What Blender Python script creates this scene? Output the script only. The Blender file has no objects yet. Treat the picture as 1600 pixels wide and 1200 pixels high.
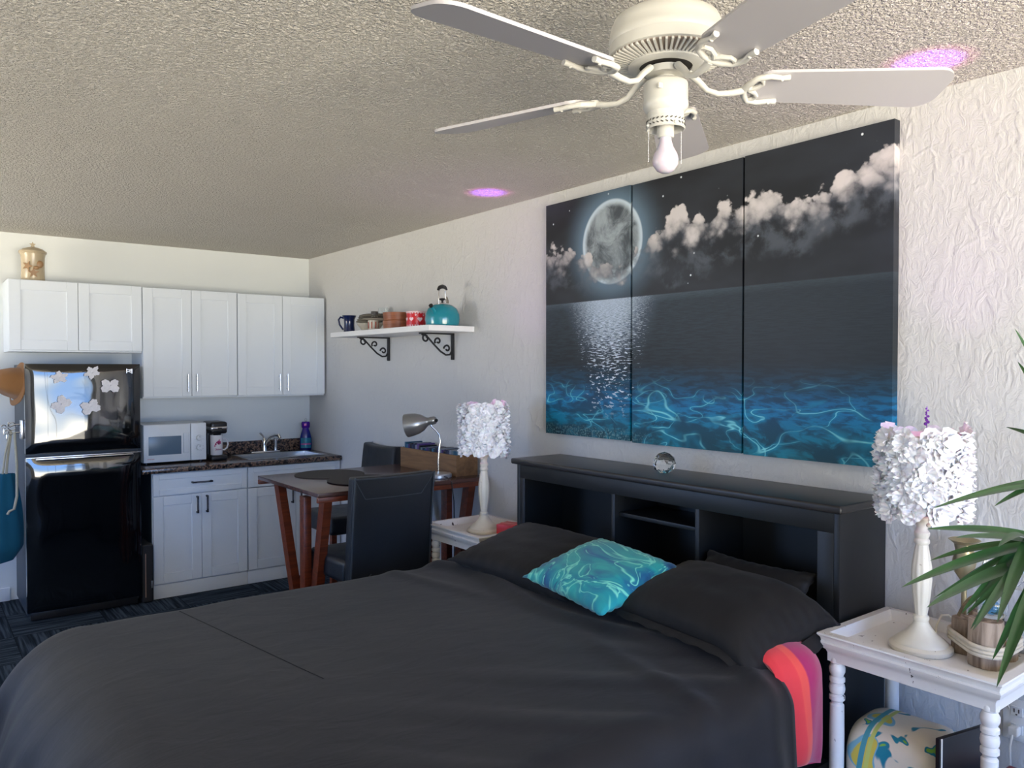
import bpy, bmesh, math, random
from mathutils import Vector, Matrix, noise
PI = math.pi
R = math.radians
scene = bpy.context.scene
col = scene.collection
random.seed(7)

# ------------------------------------------------------------------ nodes / materials
class NT:
    def __init__(s, name):
        s.m = bpy.data.materials.new(name); s.m.use_nodes = True
        s.t = s.m.node_tree; s.t.nodes.clear()
        s.out = s.t.nodes.new('ShaderNodeOutputMaterial')
        s.b = s.t.nodes.new('ShaderNodeBsdfPrincipled')
        s.t.links.new(s.b.outputs[0], s.out.inputs[0])
    def n(s, typ, **k):
        nd = s.t.nodes.new(typ)
        for a, v in k.items(): setattr(nd, a, v)
        return nd
    def set(s, sock, v):
        if isinstance(v, bpy.types.NodeSocket): s.t.links.new(v, sock)
        elif isinstance(v, (tuple, list)) and len(v) == 3 and sock.type == 'RGBA': sock.default_value = (*v, 1)
        else: sock.default_value = v
    def P(s, name, v): s.set(s.b.inputs[name], v)
    def math(s, op, a, b=0.0, c=0.0, clamp=False):
        nd = s.n('ShaderNodeMath', operation=op, use_clamp=clamp)
        s.set(nd.inputs[0], a); s.set(nd.inputs[1], b); s.set(nd.inputs[2], c)
        return nd.outputs[0]
    def step(s, x, lo, hi):
        nd = s.n('ShaderNodeMapRange', interpolation_type='SMOOTHSTEP')
        s.set(nd.inputs[0], x); s.set(nd.inputs[1], lo); s.set(nd.inputs[2], hi)
        s.set(nd.inputs[3], 0.0); s.set(nd.inputs[4], 1.0)
        return nd.outputs[0]
    def mix(s, f, a, b, mode='MIX'):
        nd = s.n('ShaderNodeMix', data_type='RGBA', blend_type=mode)
        s.set(nd.inputs[0], f); s.set(nd.inputs[6], a); s.set(nd.inputs[7], b)
        return nd.outputs[2]
    def co(s, kind='Object'):
        if not hasattr(s, '_tc'): s._tc = s.n('ShaderNodeTexCoord')
        return s._tc.outputs[kind]
    def mapping(s, v, scale=(1, 1, 1), loc=(0, 0, 0), rot=(0, 0, 0)):
        nd = s.n('ShaderNodeMapping'); s.set(nd.inputs[0], v)
        nd.inputs[1].default_value = loc; nd.inputs[2].default_value = rot; nd.inputs[3].default_value = scale
        return nd.outputs[0]
    def noise(s, v, scale=5, detail=3, rough=.5, dist=0.0, out=0):
        nd = s.n('ShaderNodeTexNoise'); s.set(nd.inputs['Vector'], v)
        nd.inputs['Scale'].default_value = scale; nd.inputs['Detail'].default_value = detail
        nd.inputs['Roughness'].default_value = rough; nd.inputs['Distortion'].default_value = dist
        return nd.outputs[out]
    def vor(s, v, scale=5, feature='F1', out='Distance', rnd=1.0):
        nd = s.n('ShaderNodeTexVoronoi', feature=feature); s.set(nd.inputs['Vector'], v)
        nd.inputs['Scale'].default_value = scale; nd.inputs['Randomness'].default_value = rnd
        return nd.outputs[out]
    def xyz(s, v):
        nd = s.n('ShaderNodeSeparateXYZ'); s.set(nd.inputs[0], v); return nd.outputs
    def comb(s, x, y, z):
        nd = s.n('ShaderNodeCombineXYZ')
        for i, q in enumerate((x, y, z)): s.set(nd.inputs[i], q)
        return nd.outputs[0]
    def ramp(s, f, stops, interp='LINEAR'):
        nd = s.n('ShaderNodeValToRGB'); nd.color_ramp.interpolation = interp
        cr = nd.color_ramp
        while len(cr.elements) < len(stops): cr.elements.new(.5)
        for e, (p, c) in zip(cr.elements, stops): e.position = p; e.color = (*c, 1)
        s.set(nd.inputs[0], f); return nd.outputs[0]
    def curve(s, x, pts):
        nd = s.n('ShaderNodeFloatCurve'); c = nd.mapping.curves[0]
        while len(c.points) < len(pts): c.points.new(.5, .5)
        for q, (a, b) in zip(c.points, pts): q.location = (a, b)
        nd.mapping.update(); s.set(nd.inputs['Value'], x); return nd.outputs[0]
    def bump(s, h, strength=.3, dist=.01):
        nd = s.n('ShaderNodeBump'); nd.inputs['Strength'].default_value = strength
        nd.inputs['Distance'].default_value = dist; s.set(nd.inputs['Height'], h)
        s.P('Normal', nd.outputs[0])

def simple(name, c, rough=.5, metal=0.0, var=.06, vs=12, bump=0.0, bs=60, bd=.002, spec=None, **kw):
    m = NT(name)
    f = m.noise(m.co(), vs, 4)
    c2 = tuple(max(0, x * (1 - var * 2)) for x in c); c3 = tuple(min(1, x * (1 + var)) for x in c)
    m.P('Base Color', m.mix(f, c2, c3)); m.P('Roughness', rough); m.P('Metallic', metal)
    if spec is not None: m.P('Specular IOR Level', spec)
    for k, v in kw.items(): m.P(k.replace('_', ' '), v)
    if bump: m.bump(m.noise(m.co(), bs, 4), bump, bd)
    return m.m

def srgb(r, g, b):
    return tuple(((x / 255) / 12.92 if x / 255 <= .04045 else ((x / 255 + .055) / 1.055) ** 2.4) for x in (r, g, b))

def mat_ceiling():
    m = NT('popcorn_plaster')
    v = m.co()
    a = m.noise(v, 82, 3, .6, .5); b = m.noise(v, 190, 2, .5)
    w = m.vor(v, 85, 'SMOOTH_F1')
    h = m.math('ADD', m.math('MULTIPLY', m.step(a, .38, .62), .9), m.math('MULTIPLY', b, .5))
    h = m.math('SUBTRACT', h, m.math('MULTIPLY', w, .35))
    m.P('Base Color', m.mix(m.noise(v, 2, 2), (.93, .89, .82), (.97, .93, .86)))
    m.P('Roughness', .95); m.P('Specular IOR Level', .15); m.bump(h, 1.0, .021)
    return m.m
def mat_wall(name, c, strength=.55):
    m = NT(name); v = m.co()
    w = m.noise(v, 3.2, 3, .6, out=1)
    vv = m.n('ShaderNodeVectorMath', operation='ADD'); m.set(vv.inputs[0], m.mapping(v, (1, 1, .62))); 
    sc = m.n('ShaderNodeVectorMath', operation='SCALE'); m.set(sc.inputs[0], w); sc.inputs[3].default_value = .12
    m.t.links.new(sc.outputs[0], vv.inputs[1])
    e = m.vor(vv.outputs[0], 11, 'DISTANCE_TO_EDGE')
    ridge = m.math('SUBTRACT', 1.0, m.step(e, 0.0, .09))
    msk = m.step(m.noise(v, 5, 2), .45, .62)
    h = m.math('ADD', m.math('MULTIPLY', m.math('MULTIPLY', ridge, msk), .22), m.math('MULTIPLY', m.noise(m.mapping(v, (1, 1, .6)), 30, 5, .62, 1.2), 1.0))
    h = m.math('ADD', h, m.math('MULTIPLY', m.noise(v, 7, 2), .8))
    m.P('Base Color', m.mix(m.noise(v, 1.3, 2), tuple(x * .96 for x in c), c))
    m.P('Roughness', .7); m.P('Specular IOR Level', .3); m.bump(h, strength, .012)
    return m.m
def mat_carpet():
    m = NT('striped_carpet_tiles'); v = m.co(); x, y, z = m.xyz(v)
    tx = m.math('FLOOR', m.math('DIVIDE', x, .5)); ty = m.math('FLOOR', m.math('DIVIDE', y, .5))
    par = m.math('ABSOLUTE', m.math('MODULO', m.math('ADD', tx, ty), 2.0))
    s1 = m.noise(m.comb(m.math('MULTIPLY', x, 1.0), m.math('MULTIPLY', y, 26.0), 0.0), 2.4, 2)
    s2 = m.noise(m.comb(m.math('MULTIPLY', x, 26.0), m.math('MULTIPLY', y, 1.0), 3.0), 2.4, 2)
    s = m.mix(par, s1, s2); f = m.xyz(s)[0]
    ex = m.math('ABSOLUTE', m.math('SUBTRACT', m.math('FRACT', m.math('DIVIDE', x, .5)), .5))
    ey = m.math('ABSOLUTE', m.math('SUBTRACT', m.math('FRACT', m.math('DIVIDE', y, .5)), .5))
    seam = m.step(m.math('MAXIMUM', ex, ey), .49, .5)
    c = m.ramp(f, [(.38, srgb(22, 28, 34)), (.5, srgb(40, 50, 60)), (.62, srgb(66, 76, 86))])
    c = m.mix(seam, c, srgb(15, 18, 24))
    m.P('Base Color', c); m.P('Roughness', .95); m.P('Specular IOR Level', .1)
    m.bump(m.math('ADD', f, m.noise(v, 300, 2)), .7, .006)
    return m.m
def mat_granite():
    m = NT('brown_granite'); v = m.co()
    a = m.vor(v, 90, out='Color'); r = m.xyz(a)[0]; n = m.noise(v, 70, 4, .7)
    f = m.math('ADD', m.math('MULTIPLY', r, .6), m.math('MULTIPLY', n, .5))
    c = m.ramp(f, [(.3, srgb(28, 27, 30)), (.45, srgb(58, 50, 48)), (.6, srgb(108, 84, 70)), (.72, srgb(140, 112, 92)), (.85, srgb(70, 66, 66))])
    m.P('Base Color', c); m.P('Roughness', .18)
    return m.m
def mat_wood(name, c1, c2, rough=.4, scale=(1, 1, 12), axis=(1, 14, 14), bump=.1):
    m = NT(name); v = m.mapping(m.co(), axis)
    f = m.noise(v, 2.6, 5, .6, 1.0)
    m.P('Base Color', m.mix(m.step(f, .3, .7), c1, c2)); m.P('Roughness', rough)
    m.bump(f, bump, .003)
    return m.m
def mat_chipped(name, c, dark=(.04, .03, .025), amt=.66):
    m = NT(name); v = m.co()
    f = m.math('MULTIPLY', m.step(m.noise(m.mapping(v, (1, 1, .6)), 48, 4, .6), amt, amt + .01), m.step(m.noise(v, 7, 2), .50, .54))
    base = m.mix(m.noise(v, 9, 3), tuple(x * .9 for x in c), c)
    m.P('Base Color', m.mix(f, base, dark)); m.P('Roughness', .42); m.bump(m.noise(v, 40, 3), .12, .002)
    return m.m
def mat_leather():
    m = NT('black_leather'); v = m.co()
    m.P('Base Color', m.mix(m.noise(v, 6, 4), srgb(11, 15, 20), srgb(28, 33, 40)))
    m.P('Roughness', m.math('ADD', .3, m.math('MULTIPLY', m.noise(v, 14, 4), .25)))
    h = m.math('ADD', m.vor(v, 260), m.math('MULTIPLY', m.noise(v, 12, 4), 2.5)); m.bump(h, .35, .003)
    return m.m
def mat_fabric(name, c, rough=.8, sheen=.3, wr=.25, weave=900):
    m = NT(name); v = m.co()
    m.P('Base Color', m.mix(m.noise(v, 3, 3), tuple(x * .85 for x in c), tuple(x * 1.1 for x in c)))
    m.P('Roughness', rough); m.P('Sheen Weight', sheen); m.P('Sheen Roughness', .45); m.P('Specular IOR Level', .3)
    h = m.math('ADD', m.noise(v, weave, 1), m.math('MULTIPLY', m.noise(m.mapping(v, (1, 1.7, 1)), 7, 4, .55, .5), 6))
    m.bump(h, wr, .004)
    return m.m
def mat_marble_pillow():
    m = NT('teal_marbled_print'); v = m.co()
    w = m.noise(v, 2.4, 2, .5, .8, out=1)
    f = m.noise(w, 2.0, 4, .55, 1.0)
    g = m.noise(w, 4.2, 3, .6, 1.2)
    c = m.ramp(f, [(.28, srgb(6, 40, 92)), (.40, srgb(0, 100, 146)), (.49, srgb(0, 140, 156)), (.57, srgb(30, 170, 168)), (.68, srgb(0, 116, 146))])
    c = m.mix(m.step(m.math('ABSOLUTE', m.math('SUBTRACT', g, .5)), .035, .0), c, srgb(120, 220, 200))
    c = m.mix(m.step(g, .60, .68), c, srgb(8, 60, 120))
    m.P('Base Color', c); m.P('Roughness', .75); m.P('Sheen Weight', .2)
    m.bump(m.noise(v, 12, 3), .2, .004)
    return m.m
def mat_art():
    m = NT('moonlit_ocean_print'); uvn = m.n('ShaderNodeUVMap'); uvn.uv_map = 'pic'
    x, y, _ = m.xyz(uvn.outputs[0])
    asp = 1.54
    X = m.math('MULTIPLY', x, asp); V = m.comb(X, y, 0.0)
    H = .565
    # sky
    sky = m.mix(m.step(m.noise(m.mapping(V, (1, 2.2, 1)), 2.2, 3), .35, .75), srgb(24, 27, 33), srgb(44, 49, 58))
    st = m.vor(V, 17, out='Distance'); sr = m.xyz(m.vor(V, 17, out='Color'))[0]
    star = m.math('MULTIPLY', m.math('SUBTRACT', 1.0, m.step(st, .04, .085)), m.step(sr, .35, .4))
    # moon
    dx = m.math('SUBTRACT', X, .262 * asp); dy = m.math('SUBTRACT', y, .793)
    d = m.math('SQRT', m.math('ADD', m.math('MULTIPLY', dx, dx), m.math('MULTIPLY', dy, dy)))
    disc = m.math('SUBTRACT', 1.0, m.step(d, .158, .163))
    ring = m.math('MULTIPLY', m.step(d, .135, .163), m.math('SUBTRACT', 1.0, m.step(d, .163, .172)))
    halo = m.math('POWER', m.math('SUBTRACT', 1.0, m.step(d, .13, .34)), 2.0)
    mc = m.mix(m.step(m.noise(V, 9, 6, .65, .6), .35, .68), srgb(70, 78, 86), srgb(160, 172, 180))
    sky = m.mix(star, sky, srgb(220, 228, 235))
    sky = m.mix(m.math('MULTIPLY', halo, .75), sky, srgb(120, 150, 175))
    sky = m.mix(disc, sky, mc)
    sky = m.mix(m.math('MULTIPLY', ring, .85), sky, srgb(205, 222, 235))
    # clouds
    dv = m.n('ShaderNodeVectorMath', operation='ADD'); m.set(dv.inputs[0], V)
    dsc = m.n('ShaderNodeVectorMath', operation='SCALE'); m.set(dsc.inputs[0], m.noise(V, 14, 3, .6, out=1)); dsc.inputs[3].default_value = .05
    m.t.links.new(dsc.outputs[0], dv.inputs[1]); DV = dv.outputs[0]
    n1 = m.noise(V, 9, 6, .62, .2); nb = m.vor(DV, 13); nc = m.vor(DV, 30)
    puff = m.math('SUBTRACT', m.math('ADD', m.math('MULTIPLY', m.math('SUBTRACT', n1, .5), .13), .0),
                  m.math('ADD', m.math('MULTIPLY', m.math('SUBTRACT', nb, .52), .10), m.math('MULTIPLY', m.math('SUBTRACT', nc, .4), .055)))
    top = m.curve(x, [(0, .80), (.04, .812), (.10, .805), (.15, .77), (.20, .74), (.26, .72), (.33, .70), (.352, .755), (.40, .795), (.44, .825), (.485, .885), (.53, .84), (.56, .835), (.60, .85), (.66, .845), (.70, .885), (.73, .895), (.78, .84), (.83, .835), (.87, .85), (.90, .895), (.93, .91), (.96, .945), (1, .955)])
    bot = m.curve(x, [(0, .71), (.05, .70), (.12, .715), (.18, .66), (.26, .635), (.32, .655), (.36, .72), (.42, .735), (.50, .735), (.60, .75), (.66, .755), (.72, .75), (.80, .735), (.88, .76), (.94, .80), (1, .82)])
    up = m.math('SUBTRACT', m.math('ADD', top, puff), y)
    dn = m.math('SUBTRACT', y, m.math('SUBTRACT', bot, m.math('MULTIPLY', puff, .8)))
    cl = m.math('MULTIPLY', m.step(up, 0.0, .018), m.step(dn, -.03, .05))
    shade = m.step(m.math('ADD', m.math('ADD', m.math('MULTIPLY', m.math('SUBTRACT', y, bot), 7.0), m.math('MULTIPLY', puff, 10.0)), .12), -.15, 1.0)
    cc = m.mix(shade, srgb(58, 66, 80), srgb(212, 206, 206))
    dens = m.mix(m.step(x, .22, .34), (.85, .85, .85), (.98, .98, .98))
    sky = m.mix(m.math('MULTIPLY', cl, m.xyz(dens)[0]), sky, cc)
    # lower grey bank
    lb = m.curve(x, [(0, .70), (.1, .69), (.2, .66), (.3, .69), (.36, .71), (.42, .69), (.46, .65), (.52, .66), (.6, .70), (.68, .73), (.8, .72), (.9, .76), (1, .80)])
    lo = m.math('SUBTRACT', 1.0, m.step(m.math('ABSOLUTE', m.math('SUBTRACT', m.math('ADD', lb, m.math('MULTIPLY', puff, .5)), m.math('ADD', y, .01))), .015, .075))
    sky = m.mix(m.math('MULTIPLY', lo, m.math('MULTIPLY', m.step(n1, .4, .6), .5)), sky, srgb(96, 104, 116))
    # sea
    persp = m.math('DIVIDE', .10, m.math('ADD', m.math('SUBTRACT', H, y), .06))
    W = m.comb(m.math('MULTIPLY', m.math('SUBTRACT', X, .4), m.math('ADD', m.math('MULTIPLY', persp, 1.6), 1.0)), m.math('MULTIPLY', persp, 12.0), 0.0)
    rip = m.noise(W, 9, 5, .62, .4)
    yn = m.math('DIVIDE', y, H)
    depth = m.ramp(yn, [(0.0, srgb(0, 104, 122)), (.12, srgb(0, 122, 156)), (.27, srgb(0, 118, 172)), (.40, srgb(8, 70, 100)), (.55, srgb(26, 38, 46)), (.95, srgb(44, 58, 70)), (1.0, srgb(78, 94, 106))])
    sea = m.mix(m.step(rip, .42, .58), m.mix(.55, depth, srgb(8, 14, 20)), depth)
    big = m.noise(m.comb(X, m.math('MULTIPLY', y, 2.0), 5.0), 5, 4, .6, .8)
    sea = m.mix(m.math('MULTIPLY', m.step(yn, .5, .3), m.step(big, .48, .58)), sea, m.mix(.72, depth, srgb(4, 26, 44)))
    # right side darker far water
    sea = m.mix(m.math('MULTIPLY', m.step(x, .35, .8), m.math('MULTIPLY', m.step(yn, .35, .55), .6)), sea, srgb(26, 32, 38))
    # caustic lines near the bottom
    cw = m.noise(V, 3.5, 2, .5, out=1)
    add = m.n('ShaderNodeVectorMath', operation='ADD'); m.set(add.inputs[0], m.comb(X, m.math('MULTIPLY', y, 2.6), 0.0))
    sc = m.n('ShaderNodeVectorMath', operation='SCALE'); m.set(sc.inputs[0], cw); sc.inputs[3].default_value = .8
    m.t.links.new(sc.outputs[0], add.inputs[1])
    ce = m.vor(add.outputs[0], 4.2, 'DISTANCE_TO_EDGE')
    msk = m.math('MULTIPLY', m.step(yn, .48, .24), m.step(m.noise(V, 5, 3), .42, .60))
    CV = m.comb(X, m.math('MULTIPLY', y, 2.3), 9.0)
    l1 = m.math('ABSOLUTE', m.math('SUBTRACT', m.noise(CV, 3.4, 1, .4, .7), .5)); l2 = m.math('ABSOLUTE', m.math('SUBTRACT', m.noise(CV, 6.5, 1, .4, .5), .47))
    la = m.math('MINIMUM', l1, m.math('MULTIPLY', l2, 1.2))
    line = m.math('MULTIPLY', m.step(la, .011, .0), msk); glow = m.math('MULTIPLY', m.step(la, .07, .0), msk)
    sea = m.mix(m.math('MULTIPLY', glow, .6), sea, srgb(0, 150, 190))
    sea = m.mix(m.math('MULTIPLY', line, .85), sea, srgb(140, 232, 240))
    # sand sparkle lower left
    sp = m.math('MULTIPLY', m.math('MULTIPLY', m.step(yn, .10, .05), m.step(x, .45, .2)), m.step(m.noise(V, 120, 2), .5, .62))
    sea = m.mix(sp, sea, srgb(120, 160, 165))
    sea = m.mix(m.math('MULTIPLY', m.math('MULTIPLY', m.step(yn, .12, .06), m.step(x, .4, .1)), .5), sea, srgb(14, 24, 34))
    # moon glitter
    gx = m.math('DIVIDE', m.math('ABSOLUTE', m.math('SUBTRACT', x, .255)), m.curve(yn, [(0, .1), (.5, .13), (.8, .17), (1, .2)]))
    gl = m.math('SUBTRACT', 1.0, m.step(gx, .1, 1.0))
    gn = m.noise(m.comb(m.math('MULTIPLY', X, m.math('ADD', .7, persp)), m.math('MULTIPLY', persp, 5.0), 2.0), 34, 3, .6)
    thr = m.math('SUBTRACT', .64, m.math('MULTIPLY', gl, m.math('ADD', .085, m.math('MULTIPLY', m.step(yn, .4, 1.0), .13))))
    g = m.math('MULTIPLY', m.step(gn, thr, m.math('ADD', thr, .05)), m.math('MULTIPLY', m.step(gl, .02, .3), m.step(yn, .12, .35)))
    sea = m.mix(g, sea, srgb(214, 226, 240))
    sea = m.mix(m.math('MULTIPLY', m.math('MULTIPLY', gl, m.step(yn, .45, 1.0)), .5), sea, srgb(150, 172, 200))
    c = m.mix(m.step(y, H - .002, H + .002), sea, sky)
    m.P('Base Color', c); m.P('Roughness', .42); m.P('Specular IOR Level', .35)
    m.bump(m.noise(m.co(), 700, 1), .08, .001)
    return m.m

M = {}
M['ceil'] = mat_ceiling()
M['wall'] = mat_wall('textured_plaster', (.63, .63, .625), .5)
M['wallk'] = simple('painted_kitchen_wall', (.75, .78, .78), .6, var=.02, vs=2, bump=.12, bs=60)
M['carpet'] = mat_carpet()
M['cab'] = simple('white_cabinet_paint', (.75, .80, .85), .38, var=.015, vs=3)
M['granite'] = mat_granite()
M['steel'] = simple('brushed_steel', (.62, .63, .64), .28, 1.0, var=.05)
M['chrome'] = simple('chrome', (.85, .85, .86), .1, 1.0, var=.02)
M['satin'] = simple('satin_nickel', (.68, .68, .70), .25, 1.0, var=.03)
M['darkmetal'] = simple('black_iron', (.022, .022, .025), .45, .3, var=.1)
M['fridge'] = None
M['black'] = simple('black_plastic', (.012, .012, .014), .35, var=.1)
M['blackmat'] = simple('matt_black', (.016, .016, .018), .8, var=.1)
M['hb'] = simple('black_painted_wood', (.0055, .0065, .0075), .42, var=.12, vs=6, bump=.06, bs=40)
M['hbtop'] = simple('worn_black_top', (.022, .021, .022), .34, var=.15, vs=8, bump=.06, bs=40)
M['wpaint'] = mat_chipped('distressed_white_paint', (.74, .725, .70))
M['lampbase'] = mat_chipped('antique_cream_paint', (.72, .68, .57), (.18, .13, .08), .66)
M['fabricw'] = simple('white_ruffle_fabric', (.95, .92, .94), .85, var=.05, vs=20, Subsurface_Weight=.15)
M['liner'] = simple('shade_liner', (.85, .72, .72), .8, var=.03, Transmission_Weight=.0)
M['fanw'] = simple('fan_white_enamel', (.60, .59, .545), .35, var=.03)
M['blade'] = simple('fan_blade_grey', (.47, .455, .475), .45, var=.02, vs=3)
M['slot'] = simple('dark_slot', (.05, .045, .04), .7)
M['slotb'] = simple('dusty_bronze', (.30, .24, .20), .7)
M['leather'] = mat_leather()
M['welt'] = simple('leather_welt', srgb(58, 66, 74), .3, var=.2, vs=40)
M['cherry'] = mat_wood('cherry_wood', srgb(84, 38, 22), srgb(124, 58, 32), .32)
M['cherryt'] = mat_wood('dark_table_top', srgb(68, 46, 42), srgb(92, 62, 54), .22, bump=.05)
M['crate'] = mat_wood('light_crate_wood', srgb(112, 82, 54), srgb(138, 104, 70), .7, axis=(10, 1.2, 10))
M['bedding'] = mat_fabric('black_satin_bedding', srgb(21, 21, 25), .6, .1, .25)
M['pillowcase'] = mat_fabric('black_pillowcase', srgb(18, 17, 18), .65, .06, .25)
M['mattress'] = mat_fabric('dark_mattress', srgb(30, 30, 34), .9, .1, .1)
M['teal'] = mat_marble_pillow()
M['art'] = mat_art()
M['canvas'] = simple('canvas_back', (.6, .57, .5), .8)
M['wwhite'] = simple('white_laminate', (.86, .86, .86), .4, var=.02)
M['kettle'] = simple('teal_enamel', srgb(18, 132, 150), .18, var=.04, Coat_Weight=.4)
M['navy'] = simple('navy_glaze', srgb(20, 32, 72), .15, var=.08)
M['cream'] = simple('cream_stoneware', srgb(188, 182, 168), .4, var=.06)
M['darkrim'] = simple('dark_rim_glaze', srgb(54, 48, 44), .4)
M['bowlwood'] = mat_wood('turned_brown_wood', srgb(120, 66, 40), srgb(162, 98, 60), .45, axis=(2, 2, 14))
M['paper'] = simple('paper_pages', (.78, .75, .68), .85)
M['rope'] = simple('white_rope', srgb(196, 186, 168), .9, var=.15, vs=60, bump=.5, bs=200)
M['drift'] = mat_wood('weathered_driftwood', srgb(100, 84, 70), srgb(168, 150, 132), .85, axis=(12, 12, 1.3), bump=.7)
M['driftw'] = mat_wood('whitewashed_board', srgb(150, 156, 164), srgb(196, 200, 204), .8, axis=(12, 12, 1.3), bump=.4)
M['brass'] = simple('aged_brass', srgb(170, 158, 124), .4, .6, var=.12)
M['leaf'] = None
M['stem'] = mat_wood('plant_cane', srgb(96, 80, 58), srgb(130, 112, 84), .9, axis=(4, 4, 10), bump=.6)
M['soil'] = simple('potting_soil', (.03, .02, .014), 1, bump=1, bs=80)
M['pot'] = simple('terracotta', srgb(150, 84, 58), .8)
M['plate'] = simple('outlet_plastic', (.80, .80, .78), .4, var=.01)
M['red'] = simple('red_box', srgb(190, 34, 34), .4)
M['maroon'] = simple('maroon_cover', srgb(120, 26, 34), .3)
M['tan'] = mat_fabric('tan_suede', srgb(140, 98, 58), .9, .2, .4)
M['bagteal'] = mat_fabric('teal_canvas_bag', srgb(18, 84, 108), .9, .1, .3)
M['strap'] = simple('cream_cord', srgb(176, 170, 150), .9, bump=.3, bs=200)
M['mwhite'] = simple('microwave_white', (.74, .78, .82), .35, var=.01)
M['mwin'] = simple('microwave_window', srgb(96, 118, 138), .25, var=.03)
M['mug'] = simple('white_mug', (.80, .78, .80), .25, var=.01)
M['canister'] = simple('cream_ceramic', srgb(190, 174, 146), .2, var=.08)
M['canbrown'] = simple('brown_shell_relief', srgb(158, 122, 84), .4, var=.12, vs=50)
M['placemat'] = simple('woven_placemat', srgb(48, 45, 46), .8, bump=.6, bs=220)
M['lampgrey'] = simple('silver_lamp_paint', (.32, .33, .34), .3, .75, var=.03)
M['purple'] = simple('purple_flower', srgb(110, 50, 150), .7)
M['frost'] = None

def mat_fridge():
    m = NT('gloss_black_fridge'); v = m.co()
    m.P('Base Color', srgb(8, 10, 13)); m.P('Roughness', .05); m.P('Specular IOR Level', .9); m.P('Coat Weight', .6); m.P('Coat Roughness', .03)
    m.bump(m.noise(m.mapping(v, (1.3, 1, .8)), 2.6, 1, .4), .55, .045)
    return m.m
M['fridge'] = mat_fridge()
M['fridgeside'] = simple('fridge_side_panel', srgb(60, 66, 72), .45, bump=.4, bs=300)
def mat_leaf():
    m = NT('yucca_leaf'); uv = m.n('ShaderNodeUVMap'); uv.uv_map = 'pic'
    u, v, _ = m.xyz(uv.outputs[0])
    st = m.noise(m.comb(m.math('MULTIPLY', u, 14.0), m.math('MULTIPLY', v, .6), 0.0), 3, 2)
    m.P('Base Color', m.mix(st, srgb(22, 56, 28), srgb(50, 92, 42))); m.P('Roughness', .4)
    return m.m
M['leaf'] = mat_leaf()
def mat_frost():
    m = NT('opal_bulb_glass'); m.P('Base Color', m.mix(m.noise(m.co(), 5), (.60, .55, .64), (.64, .60, .68))); m.P('Roughness', .18)
    m.P('Subsurface Weight', .4); m.P('Subsurface Scale', .02)
    return m.m
M['frost'] = mat_frost()
def mat_glass(name, c=(.95, .98, .98), rough=.0, ior=1.5):
    m = NT(name); m.P('Base Color', m.mix(m.noise(m.co(), 3), c, c)); m.P('Transmission Weight', 1.0); m.P('Roughness', rough); m.P('IOR', ior)
    return m.m
M['crystal'] = mat_glass('cut_crystal')
M['glass'] = mat_glass('clear_glass', ior=1.3)
M['blueglass'] = mat_glass('blue_glass', (.15, .45, .8))
def mat_emit(name, c, s):
    m = NT(name); m.P('Base Color', c); m.P('Emission Color', c); m.P('Emission Strength', s); return m.m
M['led'] = mat_emit('pink_led_bulb', (1.0, .25, .85), 1.5)
def mat_beddy():
    m = NT('coral_and_magenta_pillowcase'); x, y, z = m.xyz(m.co())
    f = m.math('ADD', m.math('ADD', x, m.math('MULTIPLY', z, .12)), m.math('MULTIPLY', m.noise(m.co(), 4, 2), .03))
    m.P('Base Color', m.ramp(f, [(.0, srgb(214, 46, 54)), (.085, srgb(218, 50, 58)), (.089, srgb(226, 76, 64)), (.115, srgb(224, 70, 64)), (.118, srgb(164, 14, 88)), (.3, srgb(180, 16, 80))]))
    m.P('Roughness', .8); m.P('Sheen Weight', .3); m.bump(m.noise(m.co(), 14, 4), .4, .006); return m.m
M['coral'] = mat_beddy()
def mat_pack():
    m = NT('printed_quilt'); v = m.co(); x, y, z = m.xyz(v)
    c = m.mix(m.noise(v, 5, 2), srgb(214, 204, 186), srgb(232, 226, 214))
    f = m.noise(v, 7.5, 2, .5, .9)
    c = m.mix(m.step(f, .60, .615), c, srgb(20, 130, 156)); c = m.mix(m.step(f, .64, .65), c, srgb(130, 186, 70))
    g = m.noise(m.mapping(v, (1, 1, 1), (4, 2, 1)), 6.5, 1, .5, .6)
    c = m.mix(m.step(g, .63, .64), c, srgb(120, 180, 205)); c = m.mix(m.step(g, .66, .67), c, srgb(205, 190, 80))
    # edging stripes along the left side
    d = m.math('ABSOLUTE', m.math('SUBTRACT', y, m.math('ADD', .11, m.math('MULTIPLY', z, -.1))))
    c = m.mix(m.math('SUBTRACT', 1.0, m.step(d, .008, .011)), c, srgb(70, 150, 165))
    d2 = m.math('ABSOLUTE', m.math('SUBTRACT', y, m.math('ADD', .088, m.math('MULTIPLY', z, -.1))))
    c = m.mix(m.math('SUBTRACT', 1.0, m.step(d2, .006, .009)), c, srgb(190, 200, 110))
    m.P('Base Color', c); m.P('Roughness', .6); m.bump(m.noise(v, 16, 3), .5, .008); return m.m
M['pack'] = mat_pack()
M['packside'] = simple('quilt_lining', srgb(186, 166, 132), .7, bump=.4, bs=14, bd=.008)

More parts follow.
